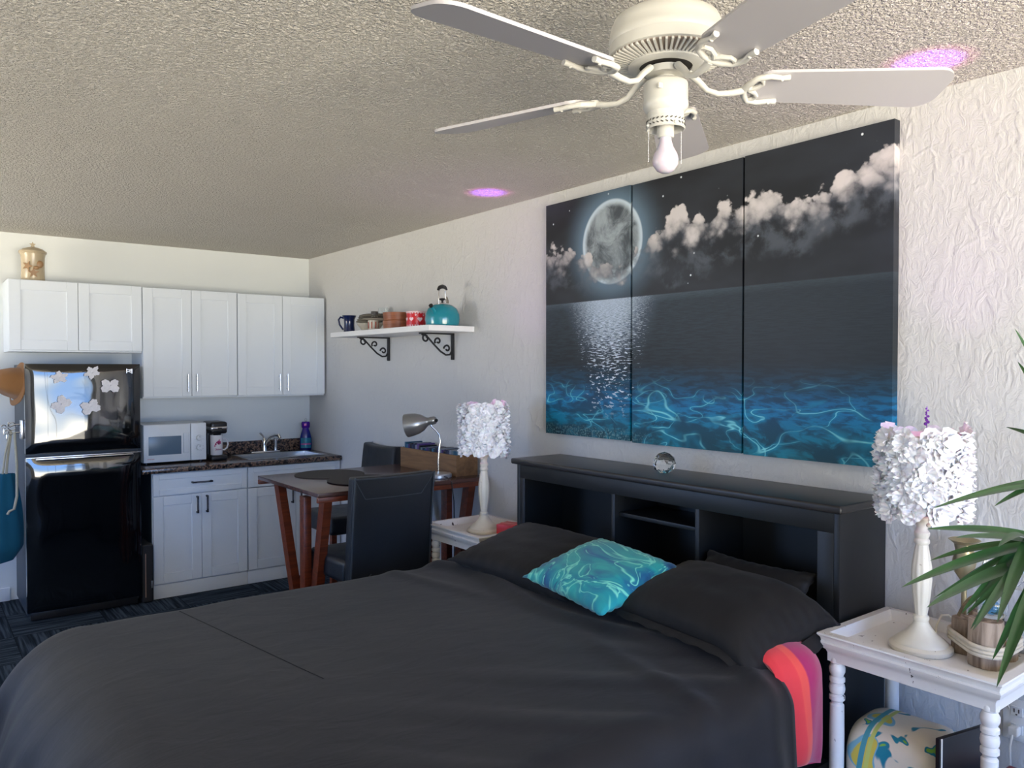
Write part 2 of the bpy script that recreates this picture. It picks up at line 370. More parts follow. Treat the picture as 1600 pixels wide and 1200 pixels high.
# ------------------------------------------------------------------ geometry
class B:
    def __init__(s): s.bm = bmesh.new(); s.uv = None
    def box(s, a, b, bev=0.0, seg=2, rot=None, piv=None):
        r = bmesh.ops.create_cube(s.bm, size=1.0); vs = r['verts']
        c = [(a[i] + b[i]) / 2 for i in range(3)]; d = [abs(b[i] - a[i]) for i in range(3)]
        for v in vs: v.co = Vector((v.co[0] * d[0] + c[0], v.co[1] * d[1] + c[1], v.co[2] * d[2] + c[2]))
        if bev:
            es = list({e for v in vs for e in v.link_edges})
            r = bmesh.ops.bevel(s.bm, geom=es, offset=min(bev, min(d) * .49), segments=seg, affect='EDGES', profile=.6)
            vs = list({v for f in r['faces'] for v in f.verts} | {v for v in vs if v.is_valid})
        if rot is not None:
            p = Vector(piv or c)
            for v in vs: v.co = rot @ (v.co - p) + p
        return s
    def quad_prism(s, p, q, w, h, upv=(0, 0, 1)):
        # rectangular bar from p to q, width w (sideways) and height h
        p, q = Vector(p), Vector(q); t = (q - p).normalized(); u = Vector(upv)
        sd = t.cross(u); sd = sd.normalized() if sd.length > 1e-5 else Vector((1, 0, 0)); u = sd.cross(t)
        vs = []
        for o in (p, q):
            for a, b in ((-1, -1), (1, -1), (1, 1), (-1, 1)): vs.append(s.bm.verts.new(o + sd * a * w / 2 + u * b * h / 2))
        for f in ((0, 1, 2, 3), (7, 6, 5, 4), (0, 4, 5, 1), (1, 5, 6, 2), (2, 6, 7, 3), (3, 7, 4, 0)): s.bm.faces.new([vs[i] for i in f])
        return s
    def tube(s, pts, r, n=8, closed=False, cap=True, flat=1.0):
        pts = [Vector(p) for p in pts]; N = len(pts); rs = r if isinstance(r, (list, tuple)) else [r] * N
        rings = []; prev = None
        for i, p in enumerate(pts):
            t = (pts[(i + 1) % N] - pts[i - 1]) if closed else (pts[min(i + 1, N - 1)] - pts[max(i - 1, 0)])
            t.normalize()
            if prev is None:
                a = Vector((0, 0, 1)) if abs(t.z) < .9 else Vector((1, 0, 0)); u = t.cross(a).normalized()
            else:
                u = prev - t * prev.dot(t); u.normalize()
            prev = u; w = t.cross(u)
            rings.append([s.bm.verts.new(p + (u * math.cos(k * 2 * PI / n) + w * math.sin(k * 2 * PI / n) * flat) * rs[i]) for k in range(n)])
        m = N if closed else N - 1
        for i in range(m):
            A, C = rings[i], rings[(i + 1) % N]
            for k in range(n): s.bm.faces.new((A[k], A[(k + 1) % n], C[(k + 1) % n], C[k]))
        if cap and not closed:
            s.bm.faces.new(list(reversed(rings[0]))); s.bm.faces.new(rings[-1])
        return s
    def lathe(s, prof, n=32, c=(0, 0, 0), mat=None, sx=1.0, sy=1.0, mod=None):
        rings = []
        for r, z in prof:
            if r < 1e-6: rings.append([s.bm.verts.new((0, 0, z))])
            else:
                rings.append([s.bm.verts.new((r * (1 + (mod(2 * PI * k / n, z) if mod else 0)) * math.cos(2 * PI * k / n) * sx, r * (1 + (mod(2 * PI * k / n, z) if mod else 0)) * math.sin(2 * PI * k / n) * sy, z)) for k in range(n)])
        for A, C in zip(rings, rings[1:]):
            if len(A) == 1 and len(C) == 1: continue
            for k in range(n):
                k2 = (k + 1) % n
                if len(A) == 1: s.bm.faces.new((A[0], C[k2], C[k]))
                elif len(C) == 1: s.bm.faces.new((A[k], A[k2], C[0]))
                else: s.bm.faces.new((A[k], A[k2], C[k2], C[k]))
        if len(rings[0]) > 1 and prof[0] != prof[-1]: s.bm.faces.new(list(reversed(rings[0])))
        if len(rings[-1]) > 1 and prof[0] != prof[-1]: s.bm.faces.new(rings[-1])
        for ring in rings:
            for v in ring: v.co = (mat @ v.co if mat else v.co) + Vector(c)
        return s
    def grid(s, fn, nu, nv, uvfn=None, flip=False):
        V = [[s.bm.verts.new(fn(i / nu, j / nv)) for j in range(nv + 1)] for i in range(nu + 1)]
        if uvfn and s.uv is None: s.uv = s.bm.loops.layers.uv.new('pic')
        for i in range(nu):
            for j in range(nv):
                idx = [(i, j), (i + 1, j), (i + 1, j + 1), (i, j + 1)]
                if flip: idx.reverse()
                try: f = s.bm.faces.new([V[a][b] for a, b in idx])
                except ValueError: continue
                if uvfn:
                    for l, (a, b) in zip(f.loops, idx): l[s.uv].uv = uvfn(a / nu, b / nv)
        return s
    def prism(s, poly, t, M4=None):
        # poly in xy, thickness t along z
        n = len(poly); lo = [s.bm.verts.new((x, y, 0)) for x, y in poly]; hi = [s.bm.verts.new((x, y, t)) for x, y in poly]
        s.bm.faces.new(list(reversed(lo))); s.bm.faces.new(hi)
        for i in range(n): s.bm.faces.new((lo[i], lo[(i + 1) % n], hi[(i + 1) % n], hi[i]))
        if M4:
            for v in lo + hi: v.co = M4 @ v.co
        return s
    def frame(s, x0, x1, y0, y1, prof, close=True):
        # rectangular loop loft: prof = [(outward offset, z)]
        L = []
        for o, z in prof:
            L.append([s.bm.verts.new(p) for p in ((x0 - o, y0 - o, z), (x1 + o, y0 - o, z), (x1 + o, y1 + o, z), (x0 - o, y1 + o, z))])
        P = list(zip(L, L[1:] + ([L[0]] if close else [])))
        for A, C in P:
            for k in range(4): s.bm.faces.new((A[k], A[(k + 1) % 4], C[(k + 1) % 4], C[k]))
        return s
    def sphere(s, c, r, n=16, sc=(1, 1, 1)):
        q = bmesh.ops.create_uvsphere(s.bm, u_segments=n, v_segments=max(6, n // 2), radius=r)
        for v in q['verts']: v.co = Vector((v.co.x * sc[0], v.co.y * sc[1], v.co.z * sc[2])) + Vector(c)
        return s
    def obj(s, name, mat, parent=None, loc=(0, 0, 0), rot=(0, 0, 0), smooth=True, sharp=38, norm=True):
        if norm: bmesh.ops.recalc_face_normals(s.bm, faces=s.bm.faces)
        me = bpy.data.meshes.new(name); s.bm.to_mesh(me); s.bm.free()
        mats = mat if isinstance(mat, list) else [mat]
        for q in mats: me.materials.append(q)
        if smooth:
            me.polygons.foreach_set('use_smooth', [True] * len(me.polygons))
            me.set_sharp_from_angle(angle=R(sharp))
        o = bpy.data.objects.new(name, me); col.objects.link(o)
        o.location = loc; o.rotation_euler = rot
        if parent is not None: o.parent = parent
        return o

def tag(o, label, cat, group=None):
    o['label'] = label; o['category'] = cat
    if group: o['group'] = group
    return o
def thing(name, label, cat, loc=(0, 0, 0), rz=0.0, group=None):
    o = bpy.data.objects.new(name, None); o.empty_display_size = .05; col.objects.link(o)
    o.location = loc; o.rotation_euler = (0, 0, rz)
    return tag(o, label, cat, group)
def struct(o): o['kind'] = 'structure'; return o
def copy_tree(o, parent=None):
    c = o.copy(); col.objects.link(c)
    if parent: c.parent = parent
    for ch in list(o.children): copy_tree(ch, c)
    return c
def text(name, body, size, mat, parent, loc, rot, ext=.0006, align='CENTER'):
    cu = bpy.data.curves.new(name, 'FONT'); cu.body = body; cu.size = size; cu.extrude = ext; cu.align_x = align; cu.align_y = 'CENTER'
    cu.materials.append(mat); o = bpy.data.objects.new(name, cu); col.objects.link(o); o.location = loc; o.rotation_euler = rot
    bpy.context.view_layer.update()
    me = bpy.data.meshes.new_from_object(o); bpy.data.objects.remove(o)
    if not me.materials: me.materials.append(mat)
    o = bpy.data.objects.new(name, me); col.objects.link(o); o.location = loc; o.rotation_euler = rot
    if parent is not None: o.parent = parent
    return o
RX90 = (PI / 2, 0, 0)

# ------------------------------------------------------------------ the room
XR, YB, HC = 2.75, 6.40, 2.535
XL, YF = -2.5, -2.6
struct(B().box((XL - .12, YF - .12, -.1), (XR + .12, YB + .12, 0)).obj('floor', M['carpet'], smooth=False))
struct(B().box((XL - .12, YF - .12, HC), (XR + .12, YB + .12, HC + .1)).obj('ceiling', M['ceil'], smooth=False))
struct(B().box((XR, YF - .12, 0), (XR + .12, YB + .12, HC)).obj('wall_right', M['wall'], smooth=False))
struct(B().box((XL, YB, 0), (XR, YB + .12, HC)).obj('wall_back', M['wallk'], smooth=False))
LY0, LY1, LZ0, LZ1 = 4.3, 5.9, .9, 2.40  # opening of the added window, unseen, brightens far ceiling and right wall
b = B(); b.box((XL - .12, YF - .12, 0), (XL, LY0, HC)); b.box((XL - .12, LY1, 0), (XL, YB + .12, HC)); b.box((XL - .12, LY0, 0), (XL, LY1, LZ0)); b.box((XL - .12, LY0, LZ1), (XL, LY1, HC))
struct(b.obj('wall_left', M['wallk'], smooth=False))
b = B()
for y in (LY0 + .03, (LY0 + LY1) / 2, LY1 - .03): b.box((XL - .09, y - .025, LZ0), (XL - .03, y + .025, LZ1), .004)
for z in (LZ0 + .03, LZ1 - .03): b.box((XL - .09, LY0, z - .03), (XL - .03, LY1, z + .03), .004)
struct(b.obj('added_window', M['wwhite']))  # added window in the unseen left wall, lets in extra daylight
WX0, WX1, WZ0, WZ1 = -1.5, 2.3, .08, 2.45
b = B(); b.box((XL, YF - .12, 0), (XR, YF, WZ0)); b.box((XL, YF - .12, WZ1), (XR, YF, HC)); b.box((XL, YF - .12, WZ0), (WX0, YF, WZ1)); b.box((WX1, YF - .12, WZ0), (XR, YF, WZ1))
struct(b.obj('wall_front', M['wallk'], smooth=False))
b = B()
for x in (WX0 + .03, .70, WX1 - .03): b.box((x - .03, YF - .09, WZ0), (x + .03, YF - .03, WZ1), .004)
for z in (WZ0 + .03, WZ1 - .03): b.box((WX0, YF - .09, z - .03), (WX1, YF - .03, z + .03), .004)
struct(b.obj('window_1', M['wwhite']))
struct(B().box((XL, YB - .014, 0), (.56, YB, .09), .003).obj('baseboard_back', M['cab']))
struct(B().box((XR - .014, YF, 0), (XR, YB - .65, .09), .003).obj('baseboard_right', M['cab']))

# ------------------------------------------------------------------ kitchen
def shaker(b, x0, x1, z0, z1, y, t=.02, rail=.066, rec=.006):
    """a recessed-panel door front facing -Y at y (front plane)"""
    b.box((x0, y, z0), (x0 + rail, y + t, z1), .0015, 1); b.box((x1 - rail, y, z0), (x1, y + t, z1), .0015, 1)
    b.box((x0 + rail, y, z0), (x1 - rail, y + t, z0 + rail), .0015, 1); b.box((x0 + rail, y, z1 - rail), (x1 - rail, y + t, z1), .0015, 1)
    b.box((x0 + rail - .002, y + rec, z0 + rail - .002), (x1 - rail + .002, y + t - .002, z1 - rail + .002))
    return b
def bar_handle(parent, x, z, y, L, vert=True, m=None, r=.006, name='handle'):
    b = B()
    d = (0, 0, L / 2) if vert else (L / 2, 0, 0)
    p = Vector((x, y - .03, z)); d = Vector(d)
    if m is M['darkmetal']:
        w = .006
        a, c = p - d, p + d
        b.box((min(a.x, c.x) - w, p.y - .005, min(a.z, c.z) - w), (max(a.x, c.x) + w, p.y + .005, max(a.z, c.z) + w), .002)
        for q in (a, c): b.box((q.x - w, p.y, q.z - w), (q.x + w, y, q.z + w), .002)
    else:
        b.tube([p - d, p + d], r, 12)
        for q in (p - d * .75, p + d * .75): b.tube([q, q + Vector((0, .03, 0))], r * .7, 8)
    h = b.obj(name, m or M['satin'], parent)
    if m is M['darkmetal']:
        q = B(); dd = d * .68
        if vert: q.box((x - .0035, p.y - .0062, z - dd.z), (x + .0035, p.y - .0048, z + dd.z))
        else: q.box((x - dd.x, p.y - .0062, z - .0035), (x + dd.x, p.y - .0048, z + .0035))
        g = q.obj('grip_inlay', M['satin'], h); g['label'] = 'pale inset strip of the dark handle'
    return h
def wall_cabinet(label, x0, x1, z0, z1, hand):
    yf = 6.05
    t = thing('wall_cabinet', label, 'cabinet', (x0, yf, z0), 0, 'white wall cabinets over the counter and fridge')
    W, Hh = x1 - x0, z1 - z0
    B().box((0.001, .021, 0), (W - .001, YB - yf, Hh), .002).obj('cabinet_body', M['cab'], t)
    mid = W / 2
    for k, (a, c) in enumerate(((.003, mid - .0015), (mid + .0015, W - .003))):
        dd = shaker(B(), a, c, .012, Hh - .003, 0).obj('door', M['cab'], t)
        if hand:
            hx = c - .03 if k == 0 else a + .03
            bar_handle(dd, hx, .11, 0, .13, True, M['satin'])
    return t
wall_cabinet('short white wall cabinet over the fridge with no handles', .54, 1.347, 1.712, 2.187, False)
wall_cabinet('tall white wall cabinet above the microwave with steel bar handles', 1.348, 2.02, 1.385, 2.182, True)
wall_cabinet('tall white wall cabinet above the sink, touching the textured wall', 2.021, 2.735, 1.382, 2.178, True)

def base_cabinet(label, x0, x1, drawer_handle, doors):
    yf = 5.79
    t = thing('base_cabinet', label, 'cabinet', (x0, yf, 0), 0, 'white base cabinets under the counter')
    W = x1 - x0
    b = B(); b.box((0, .022, 0), (W, YB - yf - .005, .872 if drawer_handle else .70), .002)
    if not drawer_handle: b.box((0, .022, .70), (.018, YB - yf - .005, .872)).box((W - .018, .022, .70), (W, YB - yf - .005, .872))
    b.obj('cabinet_body', M['cab'], t)
    B().box((0, .010, 0), (W, .022, .095), .001).obj('toe_board', M['cab'], t)
    if drawer_handle: B().box((-.004, .03, 0), (.0, YB - yf - .005, .872)).obj('side_panel', simple('dark_grey_side', srgb(46, 58, 66), .6), t)['label'] = 'dark grey filler on the cabinet side'  # thin dark grey filler sheet over the cabinet's left side
    dr = shaker(B(), .004, W - .004, .718, .868, 0, rail=.04).obj('drawer_front', M['cab'], t)
    if drawer_handle: bar_handle(dr, W / 2, .795, 0, .13, False, M['darkmetal'])
    mid = W / 2
    for k, (a, c) in enumerate(((.004, mid - .0015), (mid + .0015, W - .004))):
        dd = shaker(B(), a, c, .105, .712, 0).obj('door', M['cab'], t)
        hx = c - .032 if k == 0 else a + .032
        bar_handle(dd, hx, .635, 0, .11, True, M['darkmetal'])
    return t
base_cabinet('white base cabinet with a drawer, standing under the microwave', 1.345, 2.0, True, 2)
base_cabinet('white base cabinet under the sink, partly behind the brown table', 2.003, 2.745, False, 2)

# countertop with a real hole for the sink
t = thing('countertop', 'speckled brown granite countertop with low backsplash across both base cabinets', 'countertop', (1.275, 5.765, .875))
SX0, SX1, SY0, SY1 = 2.07 - 1.275, 2.66 - 1.275, .14, .52   # sink hole, local
CW, CD = 2.748 - 1.275, 6.398 - 5.765
b = B()
b.box((0, 0, 0), (SX0, CD, .036), .008); b.box((SX1, 0, 0), (CW, CD, .036), .008)
b.box((SX0 - .012, 0, 0), (SX1 + .012, SY0, .036), .008); b.box((SX0 - .012, SY1, 0), (SX1 + .012, CD, .036), .004)
b.obj('worktop', M['granite'], t)
B().box((0, CD - .022, .036), (CW, CD, .136), .004).obj('backsplash', M['granite'], t)
t = thing('kitchen_sink', 'stainless steel drop-in sink with a flat rim in the granite counter', 'sink', (2.07, 5.905, .911))
w, d = SX1 - SX0, SY1 - SY0
b = B(); b.frame(0, w, 0, d, [(.018, .0005), (.018, .003), (0.0, .005), (-.012, .002), (-.02, -.15), (-.04, -.17)], False)
vs = [v for v in b.bm.verts if abs(v.co.z + .17) < 1e-5]
b.bm.faces.new(vs); b.obj('basin', M['steel'], t)
B().lathe([(0, -.168), (.03, -.168), (.035, -.165), (.028, -.167)], 20, (w / 2, d / 2, 0)).obj('drain', M['chrome'], t)
t = thing('kitchen_faucet', 'chrome kitchen faucet with curved spout standing behind the sink', 'faucet', (2.33, 6.335, .911))
b = B(); b.box((-.115, -.028, 0), (.125, .026, .016), .007, 3)
b.obj('deck_plate', M['chrome'], t)
b = B(); b.lathe([(.024, .015), (.022, .03), (.018, .07), (.02, .11), (.012, .125), (0, .127)], 20, (.0, 0, 0))
b.obj('body', M['chrome'], t)
B().tube([(0, 0, .05), (.01, -.02, .09), (.03, -.05, .13), (.055, -.09, .150), (.075, -.12, .148), (.082, -.132, .125)], [.014, .013, .012, .012, .014, .012], 14).obj('spout', M['chrome'], t)
B().tube([(0, 0, .118), (-.015, -.01, .142), (-.045, -.02, .168)], [.008, .007, .009], 10).obj('lever', M['chrome'], t)
b = B(); b.lathe([(.015, .015), (.013, .05), (.016, .09), (.017, .115), (.008, .125), (0, .127)], 18, (.095, 0, 0)); b.tube([(.095, 0, .10), (.105, -.02, .103)], .006, 8)
b.obj('side_sprayer', M['chrome'], t)

# soap bottle
t = thing('dish_soap_bottle', 'purple and blue dish soap bottle in the corner beside the sink', 'bottle', (2.672, 6.30, .912), R(-20)); t.scale = (1.12, 1.12, 1.12)
def mat_soap():
    m = NT('blue_purple_plastic'); x, y, z = m.xyz(m.co())
    m.P('Base Color', m.ramp(m.math('DIVIDE', z, .25), [(0, srgb(16, 18, 90)), (.5, srgb(20, 40, 130)), (.75, srgb(54, 20, 150)), (1, srgb(80, 20, 150))])); m.P('Roughness', .15); return m.m
B().lathe([(.0, 0), (.034, 0), (.042, .008), (.044, .04), (.043, .09), (.034, .13), (.025, .155), (.022, .17), (0, .172)], 28, sy=.62).obj('bottle_body', mat_soap(), t)
B().lathe([(.026, .168), (.030, .175), (.031, .205), (.027, .216), (0, .218)], 24, sy=.75).obj('cap', simple('purple_cap', srgb(76, 18, 150), .2), t)
def lab(u, v): 
    a = (u - .5) * 1.9; rr = .0446; return Vector((rr * math.sin(a), -.62 * rr * math.cos(a), .02 + v * .075))
B().grid(lab, 14, 6).obj('label', simple('teal_soap_label', srgb(30, 130, 160), .3, var=.35, vs=45), t)
def lab2(u, v):
    a = (u - .5) * 1.9; rr = .0452; return Vector((rr * math.sin(a), -.62 * rr * math.cos(a), .045 + v * .008))
B().grid(lab2, 14, 2).obj('label_stripe', simple('pink_label_stripe', srgb(190, 70, 150), .3), t)
B().box((-.012, -.0245, .185), (.006, -.0225, .203), .001).obj('cap_sticker', simple('pink_sticker', srgb(210, 90, 170), .3), t)
B().tube([(0, 0, .215), (-.006, 0, .232), (0, 0, .243), (.008, 0, .232), (.004, 0, .216)], .0018, 6).obj('hanging_loop', M['satin'], t)

# microwave
t = thing('microwave', 'white microwave with two round dials standing beside the fridge', 'microwave', (1.335, 6.0, .925))
w, h, d = .437, .275, .33
B().box((0, .022, 0), (w, d, h), .006).obj('casing', M['mwhite'], t)
dr = B().box((.002, 0, .002), (.322, .022, h - .002), .006).obj('door', M['mwhite'], t)
B().box((.035, -.002, .055), (.258, .002, .188), .002).obj('window', M['mwin'], dr)
B().box((.270, -.010, .06), (.312, .0, .205), .006, 3).obj('handle', simple('handle_shadow_white', (.68, .73, .78), .35, var=.01), dr)
text('brand_lettering', 'emerson', .013, simple('red_lettering', srgb(190, 60, 70), .5), dr, (.05, -.001, .028), RX90, .0004)
pn = B().box((.326, .002, .002), (w - .002, .022, h - .002), .004).obj('control_panel', M['mwhite'], t)
for z in (.165, .095):
    k = B().lathe([(.023, 0), (.023, .004), (.0195, .016), (.017, .018), (0, .018)], 28, (.383, .002, z), Matrix.Rotation(PI / 2, 4, 'X')).obj('dial', M['mwhite'], pn)
    B().box((.3815, -.0175, z + .002), (.3845, -.0158, z + .016)).obj('pointer', M['satin'], k)
dmark = simple('grey_print', (.35, .38, .42), .5)
for z in (.165, .095):
    for a in (-150, -110, -70, 70, 110, 150): B().box((.383 + .03 * math.sin(R(a)) - .0015, .0005, z + .03 * math.cos(R(a)) - .0015), (.383 + .03 * math.sin(R(a)) + .0015, .0025, z + .03 * math.cos(R(a)) + .0015)).obj('dial_mark', dmark, pn)
for x in (.03, w - .03):
    for y in (.05, d - .03): B().lathe([(.012, -.0135), (.012, .001)], 12, (x, y, 0)).obj('foot', M['black'], t)

# coffee maker + mug
t = thing('coffee_maker', 'small black single-cup coffee maker with silver band beside the microwave', 'coffee maker', (1.86, 6.10, .912))
B().box((-.06, -.12, 0), (.06, .10, .038), .015, 3).obj('base', M['black'], t)
B().box((-.055, .01, .03), (.055, .10, .28), .012, 3).obj('column', M['black'], t)
B().box((-.062, -.115, .2), (.062, .10, .29), .022, 4).obj('brew_head', M['black'], t)
B().box((-.064, -.118, .225), (.064, .04, .258), .02, 4).obj('band', M['satin'], t)
B().box((-.012, -.1195, .236), (.018, -.1175, .247)).obj('button', M['black'], t)
B().lathe([(.03, .2), (.022, .175), (0, .173)], 18, (0, -.055, 0)).obj('nozzle', M['black'], t)
t = thing('travel_mug', 'tall white mug with pink flower print under the coffee maker', 'mug', (1.855, 6.04, .952))
B().lathe([(.0, 0), (.040, 0), (.043, .004), (.046, .15), (.043, .15), (.040, .008), (0, .006)], 32).obj('cup', M['mug'], t)
B().tube([(.044, 0, .115), (.065, 0, .118), (.082, 0, .10), (.086, 0, .075), (.078, 0, .048), (.060, 0, .035), (.043, 0, .036)], .0062, 10).obj('handle', M['mug'], t)
b = B(); pk = srgb(190, 40, 110)
for (a, z, r) in ((-22, .083, .008), (-14, .095, .006), (0, .10, .009), (8, .112, .006), (14, .098, .009), (6, .086, .008), (-30, .07, .006), (22, .088, .005), (-2, .09, .006)):
    an = R(a); b.sphere((.0445 * math.sin(an), -.0445 * math.cos(an), z), r, 10, (1, .25, 1))
b.obj('flower_print', simple('magenta_print', pk, .5, var=.5, vs=60), t)
text('lettering', 'Jesus', .022, simple('pink_print', srgb(176, 60, 110), .5), t, (.002, -.046, .045), RX90, .001)

# canister on the cabinet
t = thing('ceramic_canister', 'cream lidded canister with starfish relief on the short cabinet', 'canister', (.70, 6.22, 2.188))
B().lathe([(0, 0), (.068, 0), (.071, .006), (.069, .09), (.071, .165), (.076, .19), (0, .19)], 36).obj('jar', M['canister'], t)
lid = B().lathe([(.078, .188), (.083, .196), (.082, .205), (.06, .222), (.03, .232), (.012, .236), (0, .236)], 36).obj('lid', M['canister'], t)
def star(r0, r1, n=5, ph=PI / 2): return [((r0 if i % 2 == 0 else r1) * math.cos(ph + i * PI / n), (r0 if i % 2 == 0 else r1) * math.sin(ph + i * PI / n)) for i in range(2 * n)]
B().prism(star(.02, .009), .008, Matrix.Translation((0, .004, .252)) @ Matrix.Rotation(PI / 2, 4, 'X')).tube([(0, 0, .23), (0, 0, .24)], .007, 8).obj('star_knob', M['canister'], lid)
b = B()
b.prism(star(.036, .015), .008, Matrix.Translation((-.005, -.066, .055)) @ Matrix.Rotation(PI / 2, 4, 'X'))
b.prism(star(.034, .014, ph=1.2), .008, Matrix.Translation((-.035, -.058, .10)) @ Matrix.Rotation(R(-30), 4, 'Z') @ Matrix.Rotation(PI / 2, 4, 'X'))
b.sphere((.03, -.062, .115), .026, 14, (1, .3, 1)); b.sphere((.012, -.07, .09), .018, 12, (1, .35, .7))
b.obj('shell_relief', M['canbrown'], t)

# fridge
t = thing('refrigerator', 'glossy black top-freezer refrigerator standing left of the white cabinets', 'refrigerator', (.595, 5.72, 0))
W = .665
B().box((.004, .075, .03), (W - .004, .655, 1.625), .006).obj('body', M['fridgeside'], t)
def fdoor(z0, z1, name):
    b = B()
    def f(u, v):
        e = 1 - abs(2 * u - 1) ** 7; g = 1 - abs(2 * v - 1) ** 14
        return Vector((u * W, .02 - .016 * e * g - .010 * math.sin(PI * u), z0 + v * (z1 - z0)))
    b.grid(f, 40, 30)
    b.box((0, .0199, z0), (W, .07, z1), .003)
    return b.obj(name, M['fridge'], t, sharp=60)
fz = fdoor(1.062, 1.63, 'freezer_door'); fd = fdoor(.06, 1.035, 'fridge_door')
B().box((.05, -.012, 1.022), (W - .05, .03, 1.034), .005, 3).obj('handle_lip', M['chrome'], fd)
B().box((.0, -.002, 1.036), (W, .03, 1.043), .002).obj('door_trim', M['satin'], t)
B().box((.02, .04, .005), (W - .02, .08, .055), .004).obj('kick_plate', M['black'], t)
for x in (.05, W - .05): B().lathe([(.016, 0), (.016, .032)], 12, (x, .11, 0)).obj('foot', M['satin'], t)
b = B()
lx, lz = .595, 1.585
for (a, c, e, g) in ((-.018, -.014, -.010, .022), (.014, .018, -.012, .020), (-.014, .014, .012, .016), (-.014, .002, .0, .004), (.0, .014, .004, .008), (.002, .012, -.005, -.002)):
    b.box((lx + a, -.004, lz + e - .006), (lx + c, .006, lz + g - .006))
b.obj('emblem', M['satin'], fz)

def butterfly(kind):
    pts = []
    n = 64
    for i in range(n):
        a = 2 * PI * i / n
        if kind == 0:
            c, s_ = math.cos(a), math.sin(a)
            r = .014 + .036 * abs(c) ** .7 * (.55 + .45 * abs(math.sin(2 * a))) + (.008 if s_ < 0 else .0) * abs(s_) + .0022 * math.sin(15 * a)
            pts.append((r * c * 1.25, r * s_ * 1.25))
        else:
            r = .036 + .009 * math.sin(5 * a) + .003 * math.cos(17 * a); pts.append((r * math.cos(a) * 1.15, r * math.sin(a) * .9))
    return pts
BM = simple('glittery_white_magnet', srgb(226, 224, 228), .6, var=.12, vs=90, bump=.5, bs=160)
mags = [(.78 - .595, 1.545, 8, 1, 'round off-white flower magnet, upper left of the five on the freezer door'),
        (.965 - .595, 1.575, 35, 1, 'white flower magnet, topmost of the five on the freezer door'),
        (1.07 - .595, 1.49, 0, 0, 'white butterfly magnet, rightmost of the five on the freezer door'),
        (.785 - .595, 1.375, 50, 0, 'white butterfly magnet, lower left of the five on the freezer door'),
        (.952 - .595, 1.355, 20, 0, 'white butterfly magnet, lower middle of the freezer door')]
for x, z, a, k, lb in mags:
    y = 5.72 - .0075 - .010 * math.sin(PI * x / W)
    o = B().prism(butterfly(k), .006, Matrix.Rotation(R(a), 4, 'Z')).sphere((0, 0, .006), .006, 8).obj('fridge_magnet', BM, None, (.595 + x, y, z), RX90)
    tag(o, lb, 'magnet', 'white magnets on the freezer door')

# hat, hooks, bag at the fridge's left side
t = thing('bucket_hat', 'tan cloth hat hanging on the side of the fridge', 'hat', (.588, 5.86, 1.50))
RH = Matrix.Rotation(R(-78), 4, 'Y') @ Matrix.Rotation(R(14), 4, 'X')
wob = lambda a, z: .05 * math.sin(3 * a + 1) + .03 * math.sin(5 * a)
B().lathe([(0.0, .150), (.04, .146), (.066, .128), (.088, .07), (.098, .02), (.108, 0)], 36, (-.004, 0, 0), RH, mod=wob).obj('crown', M['tan'], t)
B().lathe([(.100, .012), (.128, -.0), (.131, .002), (.130, .006), (.100, .016), (.100, .012)], 40, (-.012, 0, 0), RH, mod=lambda a, z: .07 * math.sin(2 * a + 1) + .04 * math.sin(5 * a)).obj('brim', M['tan'], t)
t = thing('magnetic_hook_rack', 'chrome hooks with keys on the side of the fridge', 'hooks', (.597, 5.845, 1.215))
B().box((-.02, -.03, -.06), (0, .03, .06), .004).obj('backplate', M['satin'], t)
for z in (.03, -.02):
    B().tube([(-.015, 0, z), (-.05, 0, z), (-.075, 0, z - .012), (-.085, 0, z + .006), (-.08, 0, z + .02)], .005, 8).obj('hook', M['chrome'], t)
t = thing('key_ring', 'bunch of metal keys dangling from the chrome hooks beside the fridge', 'keys', (.535, 5.845, 1.235))
B().tube([(.024 * math.cos(a * .4), 0, .024 * math.sin(a * .4)) for a in range(15)], .003, 6).obj('ring', M['chrome'], t)
for k, (dx, dz) in enumerate(((-.045, .0), (-.03, -.035))):
    B().tube([(dx - .012 * math.cos(a * .6), 0, dz + .012 * math.sin(a * .6)) for a in range(10)], .0035, 6).box((dx - .003, -.0015, dz - .05), (dx + .003, .0015, dz - .01), .001).obj('key', M['satin'], t)
t = thing('drawstring_bag', 'teal cloth bag with cream cords hanging beside the fridge', 'bag', (.50, 5.85, .38))
def bag(u, v):
    a = 2 * PI * u; w = .115 * (1 - .62 * v ** 2.2) * min(1, .55 + v * 3); dpt = .055 * (1 - .6 * v) * min(1, .3 + v * 5)
    k = 1 + .07 * math.sin(7 * a + v * 3) * (.3 + v)
    return Vector((w * math.cos(a) * k - .03 * (1 - v), dpt * math.sin(a) * k, v * .56 + .012 * math.cos(a) * (1 - v)))
B().grid(bag, 48, 24).obj('pouch', M['bagteal'], t)
B().tube([(0, 0, .54), (.01, 0, .66), (.03, 0, .82)], .007, 8).obj('cord', M['strap'], t)
B().tube([(-.02, 0, .54), (-.005, -.01, .68), (.028, 0, .83)], .006, 8).obj('cord', M['strap'], t)
B().tube([(.045, -.02, .82), (.055, -.03, .62), (.052, -.05, .42), (.035, -.06, .34), (.01, -.062, .33), (.0, -.06, .31)], .008, 8).obj('hanging_cord', M['strap'], t)

# black folded case between fridge and cabinet
t = thing('folded_case', 'black case standing in the gap between fridge and cabinet', 'case', (1.265, 5.742, 0))
B().box((0, 0, .0), (.073, .55, .40), .02, 4).obj('shell', M['blackmat'], t)
B().box((.018, -.004, .04), (.024, .002, .34), .002).obj('zip', simple('tan_zip', srgb(150, 120, 104), .6), t)
B().box((.055, -.008, .10), (.066, .002, .15), .002).obj('latch', M['steel'], t)

